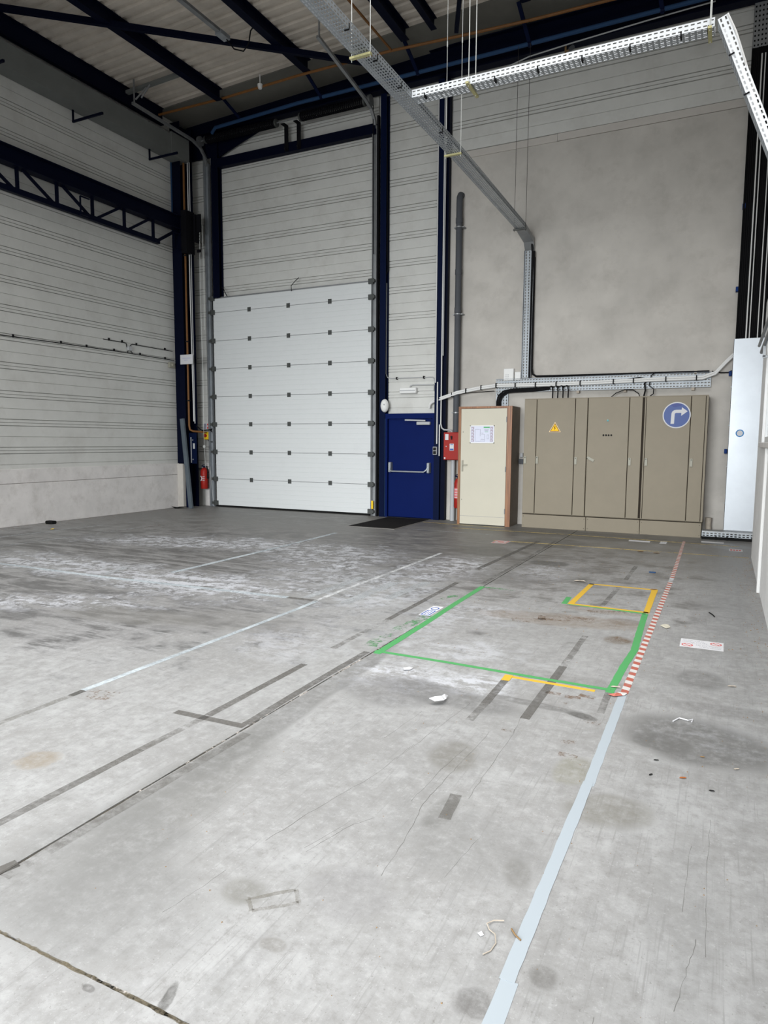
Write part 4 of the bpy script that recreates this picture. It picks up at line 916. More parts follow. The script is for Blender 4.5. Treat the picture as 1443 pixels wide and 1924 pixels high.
# ================================================================== HANGING CABLE TRAYS
mt = thing('hanging_cable_tray', 'long galvanised slotted cable tray hanging overhead towards the back wall', 'cable tray', (-3.54, 8, 5.6))
X0, X1, ZB = -3.635, -3.445, 5.60
MY0, MY1 = 1.0, 12.93
def mx(y): return -0.06*max(0, (y-9.5)/3.4)        # slight drift towards the left near the wall
solid(perf(MY1-MY0, .19, 6, .055, .034, .015, lambda u, v: (X0+v+mx(MY0+u), MY0+u, ZB)).build('tray_base', 'galv', mt, fixn=False), .002)
for xs, o_ in ((X0, 0), (X1, 1)):
    solid(perf(MY1-MY0, .085, 2, .055, .034, .015, lambda u, v, xs=xs: (xs+mx(MY0+u), MY0+u, ZB+v)).build('side_rail', 'galv', mt, fixn=False), .002)
# bend down to the wall
solid(MB().add([(X0-.06, 12.93, ZB), (X1-.06, 12.93, ZB), (-3.652, 13.38, 5.46), (-3.467, 13.38, 5.46), (-3.652, 13.50, 5.33), (-3.467, 13.50, 5.33), (X1-.06, 12.93, ZB+.085), (-3.467, 13.44, 5.54), (X0-.06, 12.93, ZB+.085), (-3.652, 13.44, 5.54)],
      [(0, 1, 3, 2), (2, 3, 5, 4), (1, 6, 7, 3), (3, 7, 5), (0, 2, 9, 8), (2, 4, 9)]).build('bend_piece', 'galvdark', mt, fixn=False), .003)
MB().tube([(X1-.03, 7.9, ZB+.07), (X1-.04, 9.5, ZB+.07), (X1-.09, 12.9, ZB+.08), (-3.50, 13.40, 5.52), (-3.495, 13.46, 5.3)], .022, 8).build('black_cable', 'bcable', mt, True)
def hanger(y, z_top, m, dx=0.0, rod=.0045):
    b = MB().bar((X0-.035+dx, y, ZB-.022), (X1+.02+dx, y, ZB-.022), .04, .022).build('hanger_bracket', m, mt)
    for x in (X0-.018+dx, X1+.008+dx):
        MB().tube([(x, y, ZB-.06), (x, y, z_top)], rod, 6).build('hanging_rod', 'wire' if m == 'brass' else 'darkwire', b)
        if m == 'brass':
            for zz in (7.0, 8.0): MB().tube([(x, y, zz), (x, y, zz+.07)], .009, 6).build('turnbuckle', 'wire', b)
hanger(6.58, deck_z(-3.5), 'brass'); hanger(9.275, deck_z(-3.5), 'brass', -.005); hanger(12.93, 8.8, 'hinge', -.06, .004); hanger(3.8, deck_z(-3.5), 'brass')
for y in (6.15, 6.75, 7.35, 8.6):
    MB().box(X1-.004, X1+.006, y-.006, y+.006, ZB, ZB+.05).box(X1-.05, X1+.004, y-.006, y+.006, ZB-.01, ZB-.002).build('cable_tie', 'bcable', mt)
# cross branch; its strongly lit sides are coloured near-white
bt = thing('hanging_cable_tray', 'brightly lit slotted cable tray branching right across the view overhead', 'cable tray', (-1.9, 7.7, 5.6))
BX0, BX1, BY0, BY1 = -3.44, -.285, 7.63, 7.80
solid(perf(BX1-BX0, .082, 2, .055, .034, .013, lambda u, v: (BX0+u, BY0, ZB+v)).build('side_rail', 'litwhite', bt, fixn=False), .002)
solid(perf(BX1-BX0, .082, 2, .055, .034, .013, lambda u, v: (BX0+u, BY1, ZB+v)).build('side_rail', 'litwhite', bt, fixn=False), .002)
solid(perf(BX1-BX0, BY1-BY0, 5, .055, .034, .015, lambda u, v: (BX0+u, BY0+v, ZB)).build('tray_base', 'galv', bt, fixn=False), .002)
for x in (-3.28, -2.45, -1.98, -1.52, -1.05, -.58, -.34):
    MB().box(x-.006, x+.006, BY0-.008, BY0, ZB, ZB+.02).box(x-.007, x+.007, BY0-.01, BY0+.06, ZB-.03, ZB-.004).build('cable_tie', 'bcable', bt)
hb = MB().bar((-2.74, BY0-.09, ZB-.02), (-2.74, BY1+.10, ZB-.02), .035, .022).build('hanger_bracket', 'brass', bt)
for y in (BY0-.03, BY1+.03): MB().tube([(-2.74, y, ZB-.04), (-2.74, y, deck_z(-2.7))], .005, 6).build('hanging_rod', 'wire', hb)
hb = MB().bar((-.325, BY0-.05, ZB-.02), (-.325, BY1+.06, ZB-.02), .035, .022).build('hanger_bracket', 'brass', bt)
for y in (BY0-.02, BY1+.03): MB().tube([(-.325, y, ZB-.04), (-.325, y, deck_z(-.3))], .005, 6).build('hanging_rod', 'wire', hb)
# drop piece leaning down to the partition, sides whitened for the light on them
st = thing('hanging_cable_tray', 'brightly lit slotted tray section dropping steeply from the end of the branch', 'cable tray', (.05, 7.65, 3.7))
A = Vector((-.262, 7.63, 5.655)); Dv = Vector((.372, -.06, -1.0)).normalized(); Wv = Vector((.94, 0, .35)); Wv = (Wv - Dv*Wv.dot(Dv)).normalized(); Nv = Dv.cross(Wv)
Ln = 2.05
solid(perf(Ln, .088, 2, .055, .034, .015, lambda u, v: A + Dv*u + Wv*v).build('side_rail', 'litwhite', st, fixn=False), .002)
ny = Nv if Nv.y > 0 else -Nv
solid(perf(Ln, .17, 4, .055, .034, .015, lambda u, v: A + Dv*u + ny*v).build('tray_base', 'galv', st, fixn=False), .002)
solid(perf(Ln, .088, 2, .055, .034, .015, lambda u, v: A + Dv*u + Wv*v + ny*.17).build('side_rail', 'litwhite', st, fixn=False), .002)
for u in (.38, .80): MB().bar(A+Dv*u-Wv*.02-ny*.005, A+Dv*u+Wv*.03-ny*.005, .012, .012).build('cable_tie', 'bcable', st)
MB().tube([A+Wv*.09, A+Dv*.2+Wv*.10, A+Dv*.5+Wv*.085, A+Dv*.9+Wv*.06+ny*.05], .010, 6).build('pale_cable', 'wcable', st, True)
# camera-like sensor under the beam
s = thing('security_sensor', 'small dark sensor on a bracket under the beam above the brightly lit tray', 'sensor', (-2.95, 13.3, 8.66))
MB().tube([(-2.86, 13.28, 8.72), (-2.80, 13.22, 8.71)], .04, 10).build('head', 'pvc', s, True)
MB().bar((-2.95, 13.32, 8.82), (-2.95, 13.30, 8.62), .03, .02).bar((-2.95, 13.30, 8.70), (-2.84, 13.28, 8.72), .025, .02).bar((-2.98, 13.30, 8.66), (-2.92, 13.26, 8.62), .02, .02).build('bracket', 'leaf', s)
cable([(-4.2, 13.25, 8.62), (-3.6, 13.24, 8.74), (-2.8, 13.25, 8.80), (-1.6, 13.25, 8.86), (-.5, 13.25, 8.90)], .012, 'gcable', 'thin grey cable sagging along the underside of the back beam')

# ================================================================== LEFT CORNER SERVICES
o = thing('gas_riser', 'ochre gas pipe coming down the corner column and turning right', 'pipe', (-11.7, 12.93, 1.8))
MB().tube([(-11.69, 12.95, 8.10), (-11.70, 12.95, 4.5), (-11.70, 12.95, 2.0), (-11.685, 12.96, 1.90), (-11.63, 13.0, 1.865), (-11.5, 13.30, 1.84)], .024, 8).build('pipe_run', 'orange', o, True)
for z in (6.0, 4.0, 2.6): B(-11.73, -11.66, 12.92, 12.98, z-.015, z+.015).build('pipe_clip', 'inkblack', o)
for dx, z1, m, lab in ((0, 2.1, 'wcable', 'pale conduit on the corner column nearest the ochre pipe'), (.055, 2.05, 'gcable', 'grey conduit on the corner column next to the chain')):
    tag(MB().tube([(-11.60+dx, 12.98, 8.10), (-11.60+dx, 12.98, 5.0), (-11.575+dx*.6, 12.98, z1)], .012, 8).build('column_conduit', m, None, True), lab, 'conduit')
tag(MB().box(-11.825, -11.44, 12.835, 12.84, 3.455, 3.68).build('paper_notice', 'paper'), 'white paper notice fixed on the corner column', 'notice')
mb = MB()
for i, (a, b_) in enumerate(((-11.76, -11.52), (-11.70, -11.60))):
    x = a
    while x < b_: mb.box(x, x+.018, 12.8335, 12.835, 3.585-.045*i, 3.605-.045*i); x += .026
mb.build('faint_print', mat('faint_ink', (.45, .45, .62), .8), bpy.data.objects['paper_notice'])
tag(MB().bar((-11.76, 12.78, 2.16), (-11.51, 12.74, .0), .11, .05, (0, 1, 0)).build('leaning_channel', 'greygreen'), 'grey steel channel leaning against the corner column', 'steel channel')
o = thing('bolt_cover', 'dark blue cover plate with pale edge strip low on the corner column', 'plate', (-11.55, 12.94, 1.1))
B(-11.70, -11.47, 12.935, 12.95, 1.08, 1.82).build('plate', 'navy2', o)
B(-11.645, -11.625, 12.925, 12.935, 1.10, 1.72).build('pale_strip', 'gcable', o)
B(-11.58, -11.52, 12.93, 12.935, 1.44, 1.57).build('label', 'gcable', o)
for z in (1.18, 1.65): MB().tube([(-11.58, 12.935, z), (-11.58, 12.92, z)], .015, 8).build('bolt', 'galv', o)
o = thing('isolator_switch', 'yellow isolator switch with red knob beside the corner column', 'switch', (-11.56, 13.4, 1.66))
MB().bbox(-11.64, -11.49, 13.38, 13.50, 1.665, 1.855, .008).build('yellow_box', 'yellow', o)
MB().tube([(-11.565, 13.38, 1.76), (-11.565, 13.35, 1.76)], .04, 12).box(-11.575, -11.555, 13.335, 13.35, 1.725, 1.795).build('red_knob', 'red', o)
o = thing('warning_label', 'small red and white label above the yellow isolator switch', 'label', (-11.62, 13.48, 1.92))
B(-11.735, -11.51, 13.515, 13.52, 1.925, 2.07).build('plate', 'paper', o)
MB().box(-11.63, -11.515, 13.510, 13.515, 1.93, 1.985).box(-11.63, -11.515, 13.510, 13.515, 2.015, 2.06).build('red_bands', 'inkred', o)
B(-11.73, -11.65, 13.510, 13.515, 1.93, 2.06).build('blue_field', 'ink', o)
cable([(-11.48, 13.42, 1.92), (-11.40, 13.44, 1.85), (-11.36, 13.45, 1.70), (-11.40, 13.44, 1.60), (-11.50, 13.42, 1.62), (-11.53, 13.42, 1.665)], .012, 'bcable', 'black cable looping round the yellow isolator switch')
cable([(-11.70, 13.20, 2.0), (-11.6, 13.30, 1.88), (-11.4, 13.40, 1.91), (-11.42, 13.45, 1.93)], .016, 'bcable', 'black cable running from the corner column to the isolator')
o = thing('hoist_chain', 'pale hand chain hanging beside the loading door', 'chain', (-11.42, 13.15, 0))
lm = MB()
for i in range(8):
    a = 2*math.pi*i/8
    lm.v.append((.011*math.cos(a), 0, .022*math.sin(a)))
lk = MB(); lk.tube([(.010*math.cos(2*math.pi*i/8), 0, .02*math.sin(2*math.pi*i/8)) for i in range(9)], .0035, 4, False)
me = lk.mesh('chain_link'); me.materials.append(M['wire'])
for sx_, x, z0, z1 in ((0, -11.40, 2.0, 6.9), (1, -11.31, 4.3, 6.9)):
    n = int((z1-z0)/.034); k = 0
    for i in range(n):
        ob = place('chain_link', me, (x+.012*math.sin(i*.05), 13.12, z0+.034*i), o)
        if i % 2: ob.rotation_euler.z = math.pi/2
MB().tube([(-11.39, 13.14, 1.0), (-11.40, 13.12, 2.0)], .004, 5).tube([(-11.36, 13.38, .08), (-11.38, 13.30, 1.0)], .004, 5).build('pull_cord', 'wire', o)
MB().tube([(-11.395, 13.12, 1.46), (-11.395, 13.12, 1.50), (-11.395, 13.12, 1.53)], [.02, .035, .015], 10).build('cord_weight', 'wire', o, True)
# cables and box on the left wall
xw = XL+.012
lc = thing('wall_wiring', 'black cables clipped along the cladding with a small junction box', 'wiring', (XL, 10.5, 3.5))
MB().tube([(xw, 2.0, 3.545), (xw, 8.4, 3.547), (xw, 9.65, 3.56), (xw, 11.0, 3.567), (xw, 12.8, 3.555)], .009, 6).build('long_cable', 'bcable', lc, True)
MB().tube([(xw, 10.70, 3.783), (xw, 11.30, 3.778), (xw, 11.33, 3.765), (xw, 11.34, 3.70), (xw, 11.40, 3.66)], .008, 6).build('short_cable', 'bcable', lc, True)
MB().tube([(xw, 12.75, 3.765), (xw, 11.50, 3.772), (xw, 11.46, 3.755), (xw, 11.43, 3.70)], .008, 6).build('return_cable', 'bcable', lc, True)
MB().tube([(xw, 11.40, 3.64), (xw, 11.35, 3.585), (xw, 11.38, 3.57)], .008, 6).tube([(xw, 11.42, 3.64), (xw, 11.50, 3.58)], .008, 6).build('tail_cables', 'bcable', lc, True)
MB().bbox(XL, XL+.05, 11.35, 11.47, 3.62, 3.72, .01).build('junction_box', 'gcable', lc)
for y, z in ((8.61, 3.555), (9.645, 3.57), (10.26, 3.575), (10.98, 3.578), (11.72, 3.575), (12.50, 3.565), (10.85, 3.79), (11.21, 3.79), (11.62, 3.782), (12.5, 3.78)):
    B(XL, XL+.03, y-.012, y+.012, z-.02, z+.035).build('cable_clip', 'bcable', lc)
o = thing('wall_button', 'beige square switch box on the cladding beside the corner column', 'switch', (XL, 12.69, 3.36))
MB().bbox(XL, XL+.06, 12.60, 12.77, 3.365, 3.50, .008).build('box', 'beigeh', o)
MB().tube([(XL+.06, 12.68, 3.435), (XL+.075, 12.68, 3.435)], .022, 10).build('button', 'cream', o)

# ---- partition wall fittings: white conduit and a pair of tube rails
tag(MB().tube([(XR-.012, 8.55, 0), (XR-.012, 8.55, 1.60)], .018, 8).build('wall_conduit', 'wcable', None, True), 'white conduit running up the right partition wall from the floor', 'conduit')
o = thing('tube_rail', 'pair of galvanised tube rails on brackets high on the right partition wall', 'rail', (.38, 7.5, 2.6))
MB().tube([(.352, 4.0, 2.95), (.352, 10.62, 2.95)], .018, 8).build('upper_tube', 'galvdark', o, True)
MB().tube([(.362, 4.0, 2.83), (.362, 9.95, 2.80), (.362, 10.0, 2.79)], .020, 8).build('lower_tube', 'galvdark', o, True)
for y in (9.30, 6.0): MB().bar((.365, y, 2.83), (.365, y, 2.66), .03, .03).bar((.35, y, 2.66), (XR, y, 2.66), .03, .025).build('bracket', 'galvdark', o)

# ================================================================== FLOOR MARKINGS
def strip(pts, w0, m, z0=0.0004, z1=0.0014, jag=0.0, n=1, w1=None):
    """thin tape following points in plan, mitred, with optional torn edges"""
    P = []
    for (a, b_) in zip(pts[:-1], pts[1:]):
        for i in range(n): P.append(Vector(a).lerp(Vector(b_), i/n))
    P.append(Vector(pts[-1])); k = len(P); top = []; w1 = w1 or w0
    mb = MB()
    for i, p_ in enumerate(P):
        d_ = (P[min(i+1, k-1)]-P[max(i-1, 0)]).normalized(); nn = Vector((-d_.y, d_.x)); ww = (w0+(w1-w0)*i/max(1, k-1))/2
        a = p_+nn*(ww+random.uniform(-jag, jag)); b_ = p_-nn*(ww+random.uniform(-jag, jag))
        for z in (z0, z1): mb.v += [(a.x, a.y, z), (b_.x, b_.y, z)]
    for i in range(k-1):
        o_ = 4*i; q = 4*(i+1)
        mb.f += [(o_+2, o_+3, q+3, q+2), (o_, q, q+1, o_+1), (o_, o_+2, q+2, q), (o_+1, q+1, q+3, o_+3)]
    mb.f += [(0, 1, 3, 2), (4*k-4, 4*k-2, 4*k-1, 4*k-3)]
    return mb
def tape(pts, w0, m, label, jag=0.0, n=1, w1=None, z=0.0004):
    return tag(strip(pts, w0, m, z, z+.001, jag, n, w1).build('floor_tape', m), label, 'floor tape')
M_DRIED = worn_mat('faint_tape_trace', (0.20, 0.19, 0.17), 0.34, 22.0, 0.9, 0.2, .5)
def mark(pts, w0, m, name='paint_line', jag=0.0, n=1, w1=None, z=.0003):
    return strip(pts, w0, m, z, z+.0006, jag, n, w1).build(name, m, floor)
tape([(-.508, .6), (-.508, 1.92)], .058, 'tapeblue', 'pale blue floor tape, nearest length with torn side edges', .0025, 14)
tape([(-.517, 1.915), (-.511, 3.30)], .050, 'tapeblue', 'pale blue floor tape, middle length leading to the striped tape', .0018, 24, None, .0016)
tape([(-.506, 3.27), (-.514, 4.60)], .052, 'tapeblue', 'pale blue floor tape, far length touching the striped tape', .0018, 24, None, .0004)
tape([(-.510, 4.63), (-.501, 6.5), (-.492, 8.72)], .048, 'stripe', 'red and white striped floor tape beside the green rectangle', .001, 20, .050)
tape([(-.492, 8.98), (-.50, 10.0), (-.525, 12.48)], .050, 'stripe', 'red and white striped floor tape running up to the cabinets', .001, 16, .042)
mark([(-.492, 8.70), (-.492, 9.0)], .05, 'whitefade')
# green rectangle
tape([(-2.35, 4.64), (-2.36, 5.6), (-2.385, 6.5), (-2.395, 7.42)], .062, 'green', 'green floor tape forming the left side of the green rectangle', .001, 20)
tape([(-2.39, 4.697), (-1.8, 4.692), (-1.1, 4.665), (-.60, 4.655)], .042, 'green', 'green floor tape forming the near side of the green rectangle', .001, 20, None, .0018)
tape([(-.598, 4.60), (-.585, 5.2), (-.560, 5.66), (-.585, 6.3), (-.603, 6.95)], .055, 'green', 'green floor tape forming the right side of the green rectangle', .002, 14, None, .0003)
tape([(-1.36, 7.018), (-.60, 6.955)], .05, 'green', 'green floor tape peeping out under the yellow square', .001, 8, None, .0003)
tape([(-1.393, 7.0), (-1.407, 7.335)], .055, 'green', 'short green tape stub at the left corner of the yellow square')
tape([(-2.39, 7.40), (-1.41, 7.345)], .045, 'greenfade', 'scuffed green tape along the far side of the green rectangle', .001, 10)
mark([(-2.50, 4.80), (-2.46, 5.9)], .11, 'greenfade', 'green_scuff', .02, 12)
mark([(-2.60, 6.55), (-2.50, 6.85)], .06, 'greenfade', 'green_scuff', .02, 6)
# yellow square and yellow corner
tape([(-1.33, 7.02), (-1.308, 8.17)], .062, 'yelltape', 'yellow floor tape, left side of the small yellow square', .001, 8, .055)
tape([(-1.335, 8.145), (-.60, 8.15)], .05, 'yelltape', 'yellow floor tape, far side of the small yellow square', .002, 8)
tape([(-.617, 8.17), (-.610, 7.6), (-.597, 6.975)], .065, 'yelltape', 'yellow floor tape, right side of the small yellow square', .002, 8, .055, .0018)
tape([(-1.35, 7.03), (-.58, 7.0)], .045, 'yelltape', 'yellow floor tape, near side of the small yellow square', .001, 8, None, .0018)
tape([(-1.282, 4.51), (-1.287, 4.63)], .058, 'yelltape', 'yellow tape stub at the end of a dark tape trace', .001, 2, None, .0018)
tape([(-1.30, 4.605), (-.69, 4.590)], .040, 'yelltape', 'yellow floor tape beside the near green tape', .001, 10, None, .0003)
mark([(-3.4, 11.05), (-2.3, 11.087), (.40, 11.10)], .05, 'yellfade', jag=.002, n=8)
mark([(-4.6, 12.30), (-2.5, 12.40), (.3, 12.25)], .05, 'yellfade', jag=.003, n=8)
mark([(-5.6, 12.9), (-3.7, 12.75)], .05, 'yellfade', jag=.003, n=8)
mark([(-5.2, 11.75), (-3.6, 11.70)], .03, 'bluefade2')
# faded painted lines of the left bay
mark([(-8.9, 5.80), (-6.7, 5.80), (-5.1, 5.875), (-4.06, 5.925)], .075, 'bluefade', jag=.004, n=10)
mark([(-4.06, 5.925), (-3.70, 5.935)], .07, 'residue', 'tape_trace')
mark([(-3.715, 3.05), (-3.70, 4.2), (-3.69, 5.60), (-3.70, 5.92)], .050, 'bluefade', jag=.002, n=10)
mark([(-3.70, 1.9), (-3.71, 3.05)], .05, M_DRIED, 'tape_trace', .003, 10)
mark([(-3.715, 5.90), (-3.72, 6.62), (-3.70, 7.3), (-3.695, 8.2), (-3.69, 9.4)], .055, 'whitefade', jag=.003, n=10)
mark([(-3.88, 6.0), (-3.86, 7.2)], .10, 'bluefade2'); mark([(-3.40, 5.95), (-3.386, 7.15)], .13, 'bluefade2', jag=.01, n=6); mark([(-3.10, 6.35), (-3.06, 7.35)], .12, 'bluefade2', jag=.01, n=6)
mark([(-6.11, 6.40), (-6.125, 8.95), (-6.20, 10.6)], .075, 'bluefade', jag=.003, n=10)
mark([(-6.10, 9.0), (-6.13, 9.55)], .03, 'redfade')
mark([(-9.95, 6.7), (-9.80, 9.55)], .06, 'bluefade2', jag=.003, n=8); mark([(-9.9, 7.9), (-9.75, 9.9)], .03, 'redfade')
mark([(-10.9, 7.2), (-10.75, 9.4)], .06, 'bluefade2'); mark([(-6.75, 5.9), (-6.9, 6.4)], .08, 'bluefade2')
# dark traces left by pulled-off tape
mark([(-2.730, .9), (-2.718, 2.58)], .050, 'residue', 'tape_trace', .002, 10)
mark([(-2.718, 2.58), (-2.705, 3.10)], .050, 'residue2', 'tape_trace', .002, 6)
mark([(-2.705, 3.10), (-2.71, 3.7), (-2.712, 4.17)], .055, 'residue', 'tape_trace', .001, 10)
mark([(-2.92, 3.055), (-2.41, 3.07)], .055, 'residue', 'tape_trace', .001, 6)
mark([(-2.425, 3.10), (-2.44, 3.9), (-2.44, 4.65)], .055, 'residue', 'tape_trace', .002, 10)
mark([(-2.36, 1.55), (-2.34, 3.0)], .06, 'residue2', 'tape_trace', .003, 10)
mark([(-2.722, 4.6), (-2.722, 5.6)], .055, 'residue2', 'tape_trace', .003, 8)
mark([(-2.722, 5.6), (-2.727, 6.6), (-2.735, 7.5)], .058, 'residue', 'tape_trace', .003, 8)
mark([(-2.80, 8.4), (-2.70, 11.3)], .07, 'residue', 'tape_trace', .004, 10)
mark([(-2.45, 7.6), (-2.43, 9.2), (-2.46, 11.5)], .05, 'residue2', 'tape_trace', .004, 10)
mark([(-1.275, 4.05), (-1.285, 4.52)], .055, 'residue', 'tape_trace', .001, 4)
mark([(-1.28, 3.75), (-1.275, 4.05)], .05, 'residue2', 'tape_trace', .002, 4)
mark([(-.99, 3.92), (-.985, 5.0)], .058, 'residue', 'tape_trace', .001, 6)
mark([(-.985, 5.0), (-.985, 5.9)], .05, 'residue2', 'tape_trace', .003, 6)
mark([(-.598, 4.22), (-.605, 4.68)], .045, 'residue2', 'tape_trace', .002, 4)
mark([(-1.03, 7.1), (-1.0, 8.1)], .05, 'residue2', 'tape_trace', .003, 6)
mark([(-.985, 8.6), (-.98, 9.6)], .05, 'residue2', 'tape_trace', .003, 6)
mark([(-2.43, 1.50), (-2.395, 1.63)], .055, 'residue', 'tape_trace', .001, 2)
mark([(-1.02, 2.68), (-1.045, 2.90)], .055, 'residue2', 'tape_trace', .002, 4)
for (x, y) in ((-.93, 4.42), (-.80, 4.40), (-.86, 4.30), (-.72, 4.47), (-1.02, 3.72), (-.66, 3.55), (-.60, 3.5), (-.70, 3.72), (-.62, 4.05)):
    mark([(x-.05, y), (x+.05, y+random.uniform(-.02, .02))], .05, 'rust', 'rust_mark', .004, 3)
for x0, y0, x1, y1 in ((-1.5, 6.35, -1.0, 6.45), (-1.1, 6.75, -.75, 6.9), (-1.7, 6.15, -1.4, 6.25), (-.78, 5.85, -.66, 5.95), (-3.75, 3.03, -3.45, 3.06)):
    mark([(x0, y0), (x1, y1)], .16, 'rust', 'rust_mark', .02, 4)
M['jointdirt'] = worn_mat('earthy_joint_dirt', (0.17, 0.145, 0.10), 0.42, 60.0, 0.9, 0.12, .8)
M['driedline'] = worn_mat('dried_water_line', (0.24, 0.225, 0.195), 0.36, 40.0, 0.9, 0.2, .5)
M['jointcrumb'] = worn_mat('pale_joint_crumbs', (0.52, 0.48, 0.44), 0.27, 40.0, 0.9, 0.06)
mark([(-2.39, 1.357), (-1.9, 1.355), (-1.0, 1.353)], .012, 'jointdirt', 'joint_debris', .003, 30, None, .0001)
mark([(-1.80, 1.357), (-1.0, 1.353)], .013, 'jointcrumb', 'joint_debris', .003, 24, None, .0007)
mark([(-2.392, .8), (-2.392, 6.0)], .016, 'jointcrumb', 'joint_debris', .003, 60, None, .0001)
for a_, b_ in (((-1.46, 1.865), (-1.335, 1.985)), ((-1.335, 1.985), (-1.285, 1.93)), ((-1.285, 1.93), (-1.41, 1.82)), ((-1.41, 1.82), (-1.46, 1.865))):
    mark([a_, b_], .016, 'driedline', 'dried_outline', .003, 6)
def crk(pts, wd=.0035):
    wd *= .7
    P = [pts[0]]
    for a, b_ in zip(pts[:-1], pts[1:]):
        for i in range(1, 7): P.append((a[0]+(b_[0]-a[0])*i/6+random.uniform(-.004, .004), a[1]+(b_[1]-a[1])*i/6))
    return strip(P, wd, 'crack', .0002, .0006, wd*.35).build('hairline_crack', 'crack', floor)
crk([(-1.09, 2.20), (-1.111, 2.488), (-1.152, 2.754), (-1.146, 3.007), (-1.136, 3.167), (-1.118, 3.646)]); crk([(-.982, 2.892), (-.988, 3.148), (-.99, 3.633), (-1.015, 3.956)])
crk([(-1.686, 1.672), (-1.657, 1.815), (-1.642, 1.963)], .002); crk([(-1.621, 2.191), (-1.566, 2.496), (-1.477, 2.872), (-1.44, 3.3)], .003)
crk([(-.048, 2.024), (-.021, 2.219), (.001, 2.373)], .003); crk([(-1.43, 2.2), (-1.36, 2.45), (-1.30, 2.55)], .0025); crk([(-1.45, 2.22), (-1.38, 2.48)], .002)
crk([(-1.21, 2.75), (-1.20, 3.1), (-1.17, 3.4)], .0025); crk([(-1.45, 3.1), (-1.40, 3.6), (-1.36, 4.0)], .0025); crk([(-1.62, 3.3), (-1.58, 3.75)], .002)
crk([(.03, 2.3), (.02, 2.8), (.03, 3.2)], .002); crk([(-.05, 2.5), (-.04, 2.95)], .002); crk([(-.87, 2.3), (-.84, 2.6)], .002); crk([(-.28, 1.4), (-.25, 1.9)], .002)

# stickers on the floor
def F(cx, cy, ang=0.0, z=.0022):
    ca_, sa = math.cos(math.radians(ang)), math.sin(math.radians(ang))
    return lambda u, v: (cx+u*ca_-v*sa, cy+u*sa+v*ca_, z)
s = thing('floor_sticker', 'white floor sticker with two red prohibition rings and lettering', 'sticker', (-.083, 6.08, 0))
B(-.245, .078, 5.955, 6.205, .0003, .0012).build('white_sheet', 'paper', s)
def ring(cx, cy, ro, ri, z=.0014):
    mb = MB()
    for i in range(28):
        a = 2*math.pi*i/28
        mb.v += [(cx+ro*math.cos(a), cy+ro*math.sin(a), z), (cx+ri*math.cos(a), cy+ri*math.sin(a), z)]
    for i in range(28): j = (i+1) % 28; mb.f.append((2*i, 2*j, 2*j+1, 2*i+1))
    d_ = ri*.7; t_ = (ro-ri)*.35
    mb.add([(cx-d_-t_, cy+d_-t_, z), (cx+d_-t_, cy-d_-t_, z), (cx+d_+t_, cy-d_+t_, z), (cx-d_+t_, cy+d_+t_, z)], [(0, 1, 2, 3)])
    return mb
ring(-.190, 6.022, .044, .033).build('red_ring', 'inkred', s); ring(.022, 6.135, .044, .033).build('red_ring', 'inkred', s)
text_mb('Ne pas déposer', .030, F(-.03, 6.045, 0, .0015)).build('lettering', 'ink', s, fixn=False); text_mb('ni entreposer', .030, F(-.02, 6.000, 0, .0015)).build('lettering', 'ink', s, fixn=False)
text_mb('Ne pas déposer', .030, F(-.14, 6.115, 180, .0015)).build('lettering', 'ink', s, fixn=False); text_mb('ni entreposer', .030, F(-.15, 6.160, 180, .0015)).build('lettering', 'ink', s, fixn=False)
B(-.245, .078, 6.0785, 6.0805, .0012, .0014).build('dividing_line', 'ink', s)
s = thing('floor_sticker', 'white floor sticker with a blue pictogram beside the green tape', 'sticker', (-2.49, 6.05, 0))
MB().prism([(-2.54, 5.90), (-2.43, 5.915), (-2.435, 6.30), (-2.545, 6.29)], 'z', .0003, .0012).build('white_sheet', 'paper', s)
mb = MB()
for q in ((-2.53, -2.44, 5.915, 5.928), (-2.53, -2.44, 6.10, 6.113), (-2.53, -2.517, 5.928, 6.10), (-2.453, -2.44, 5.928, 6.10), (-2.50, -2.493, 5.928, 6.06), (-2.478, -2.470, 5.965, 6.10)): mb.box(q[0], q[1], q[2], q[3], .0012, .0016)
mb.build('blue_panel', 'inkblue', s)
mb = MB()
for i in range(20):
    a = 2*math.pi*i/20; mb.v += [(-2.487+.042*math.cos(a), 6.19+.055*math.sin(a), .0015), (-2.487+.030*math.cos(a), 6.19+.040*math.sin(a), .0015)]
for i in range(20): j = (i+1) % 20; mb.f.append((2*i, 2*j, 2*j+1, 2*i+1))
mb.build('blue_ring', 'inkblue', s)
s = thing('floor_sticker', 'worn white and red floor sticker in front of the cupboard', 'sticker', (-3.24, 10.92, 0))
B(-3.36, -3.11, 10.76, 11.09, .0003, .0012).build('white_sheet', mat('grubby_paper', (.50, .47, .45), .8), s)
MB().box(-3.345, -3.125, 10.78, 10.80, .0012, .0015).box(-3.345, -3.125, 11.05, 11.07, .0012, .0015).box(-3.345, -3.33, 10.80, 11.05, .0012, .0015).box(-3.14, -3.125, 10.80, 11.05, .0012, .0015).box(-3.29, -3.18, 10.89, 10.96, .0012, .0015).build('red_print', 'inkred', s)
s = thing('floor_sticker', 'narrow white and red floor sticker near the end of the right partition', 'sticker', (.24, 11.82, 0))
B(.15, .335, 11.70, 11.93, .0003, .0012).build('white_sheet', 'paper', s)
mb = MB()
for i in range(4): mb.box(.165+.04*i, .193+.04*i, 11.76, 11.87, .0012, .0015)
mb.build('red_print', 'inkred', s)
s = thing('floor_sticker', 'small grey grid sticker on the floor before the cabinets', 'sticker', (-.82, 12.13, 0))
B(-.878, -.772, 12.0, 12.29, .0003, .0012).build('grey_sheet', 'gcable', s)
mb = MB()
for i in range(3):
    for j in range(2): mb.box(-.868+.033*i, -.843+.033*i, 12.03+.13*j, 12.12+.13*j, .0012, .0015)
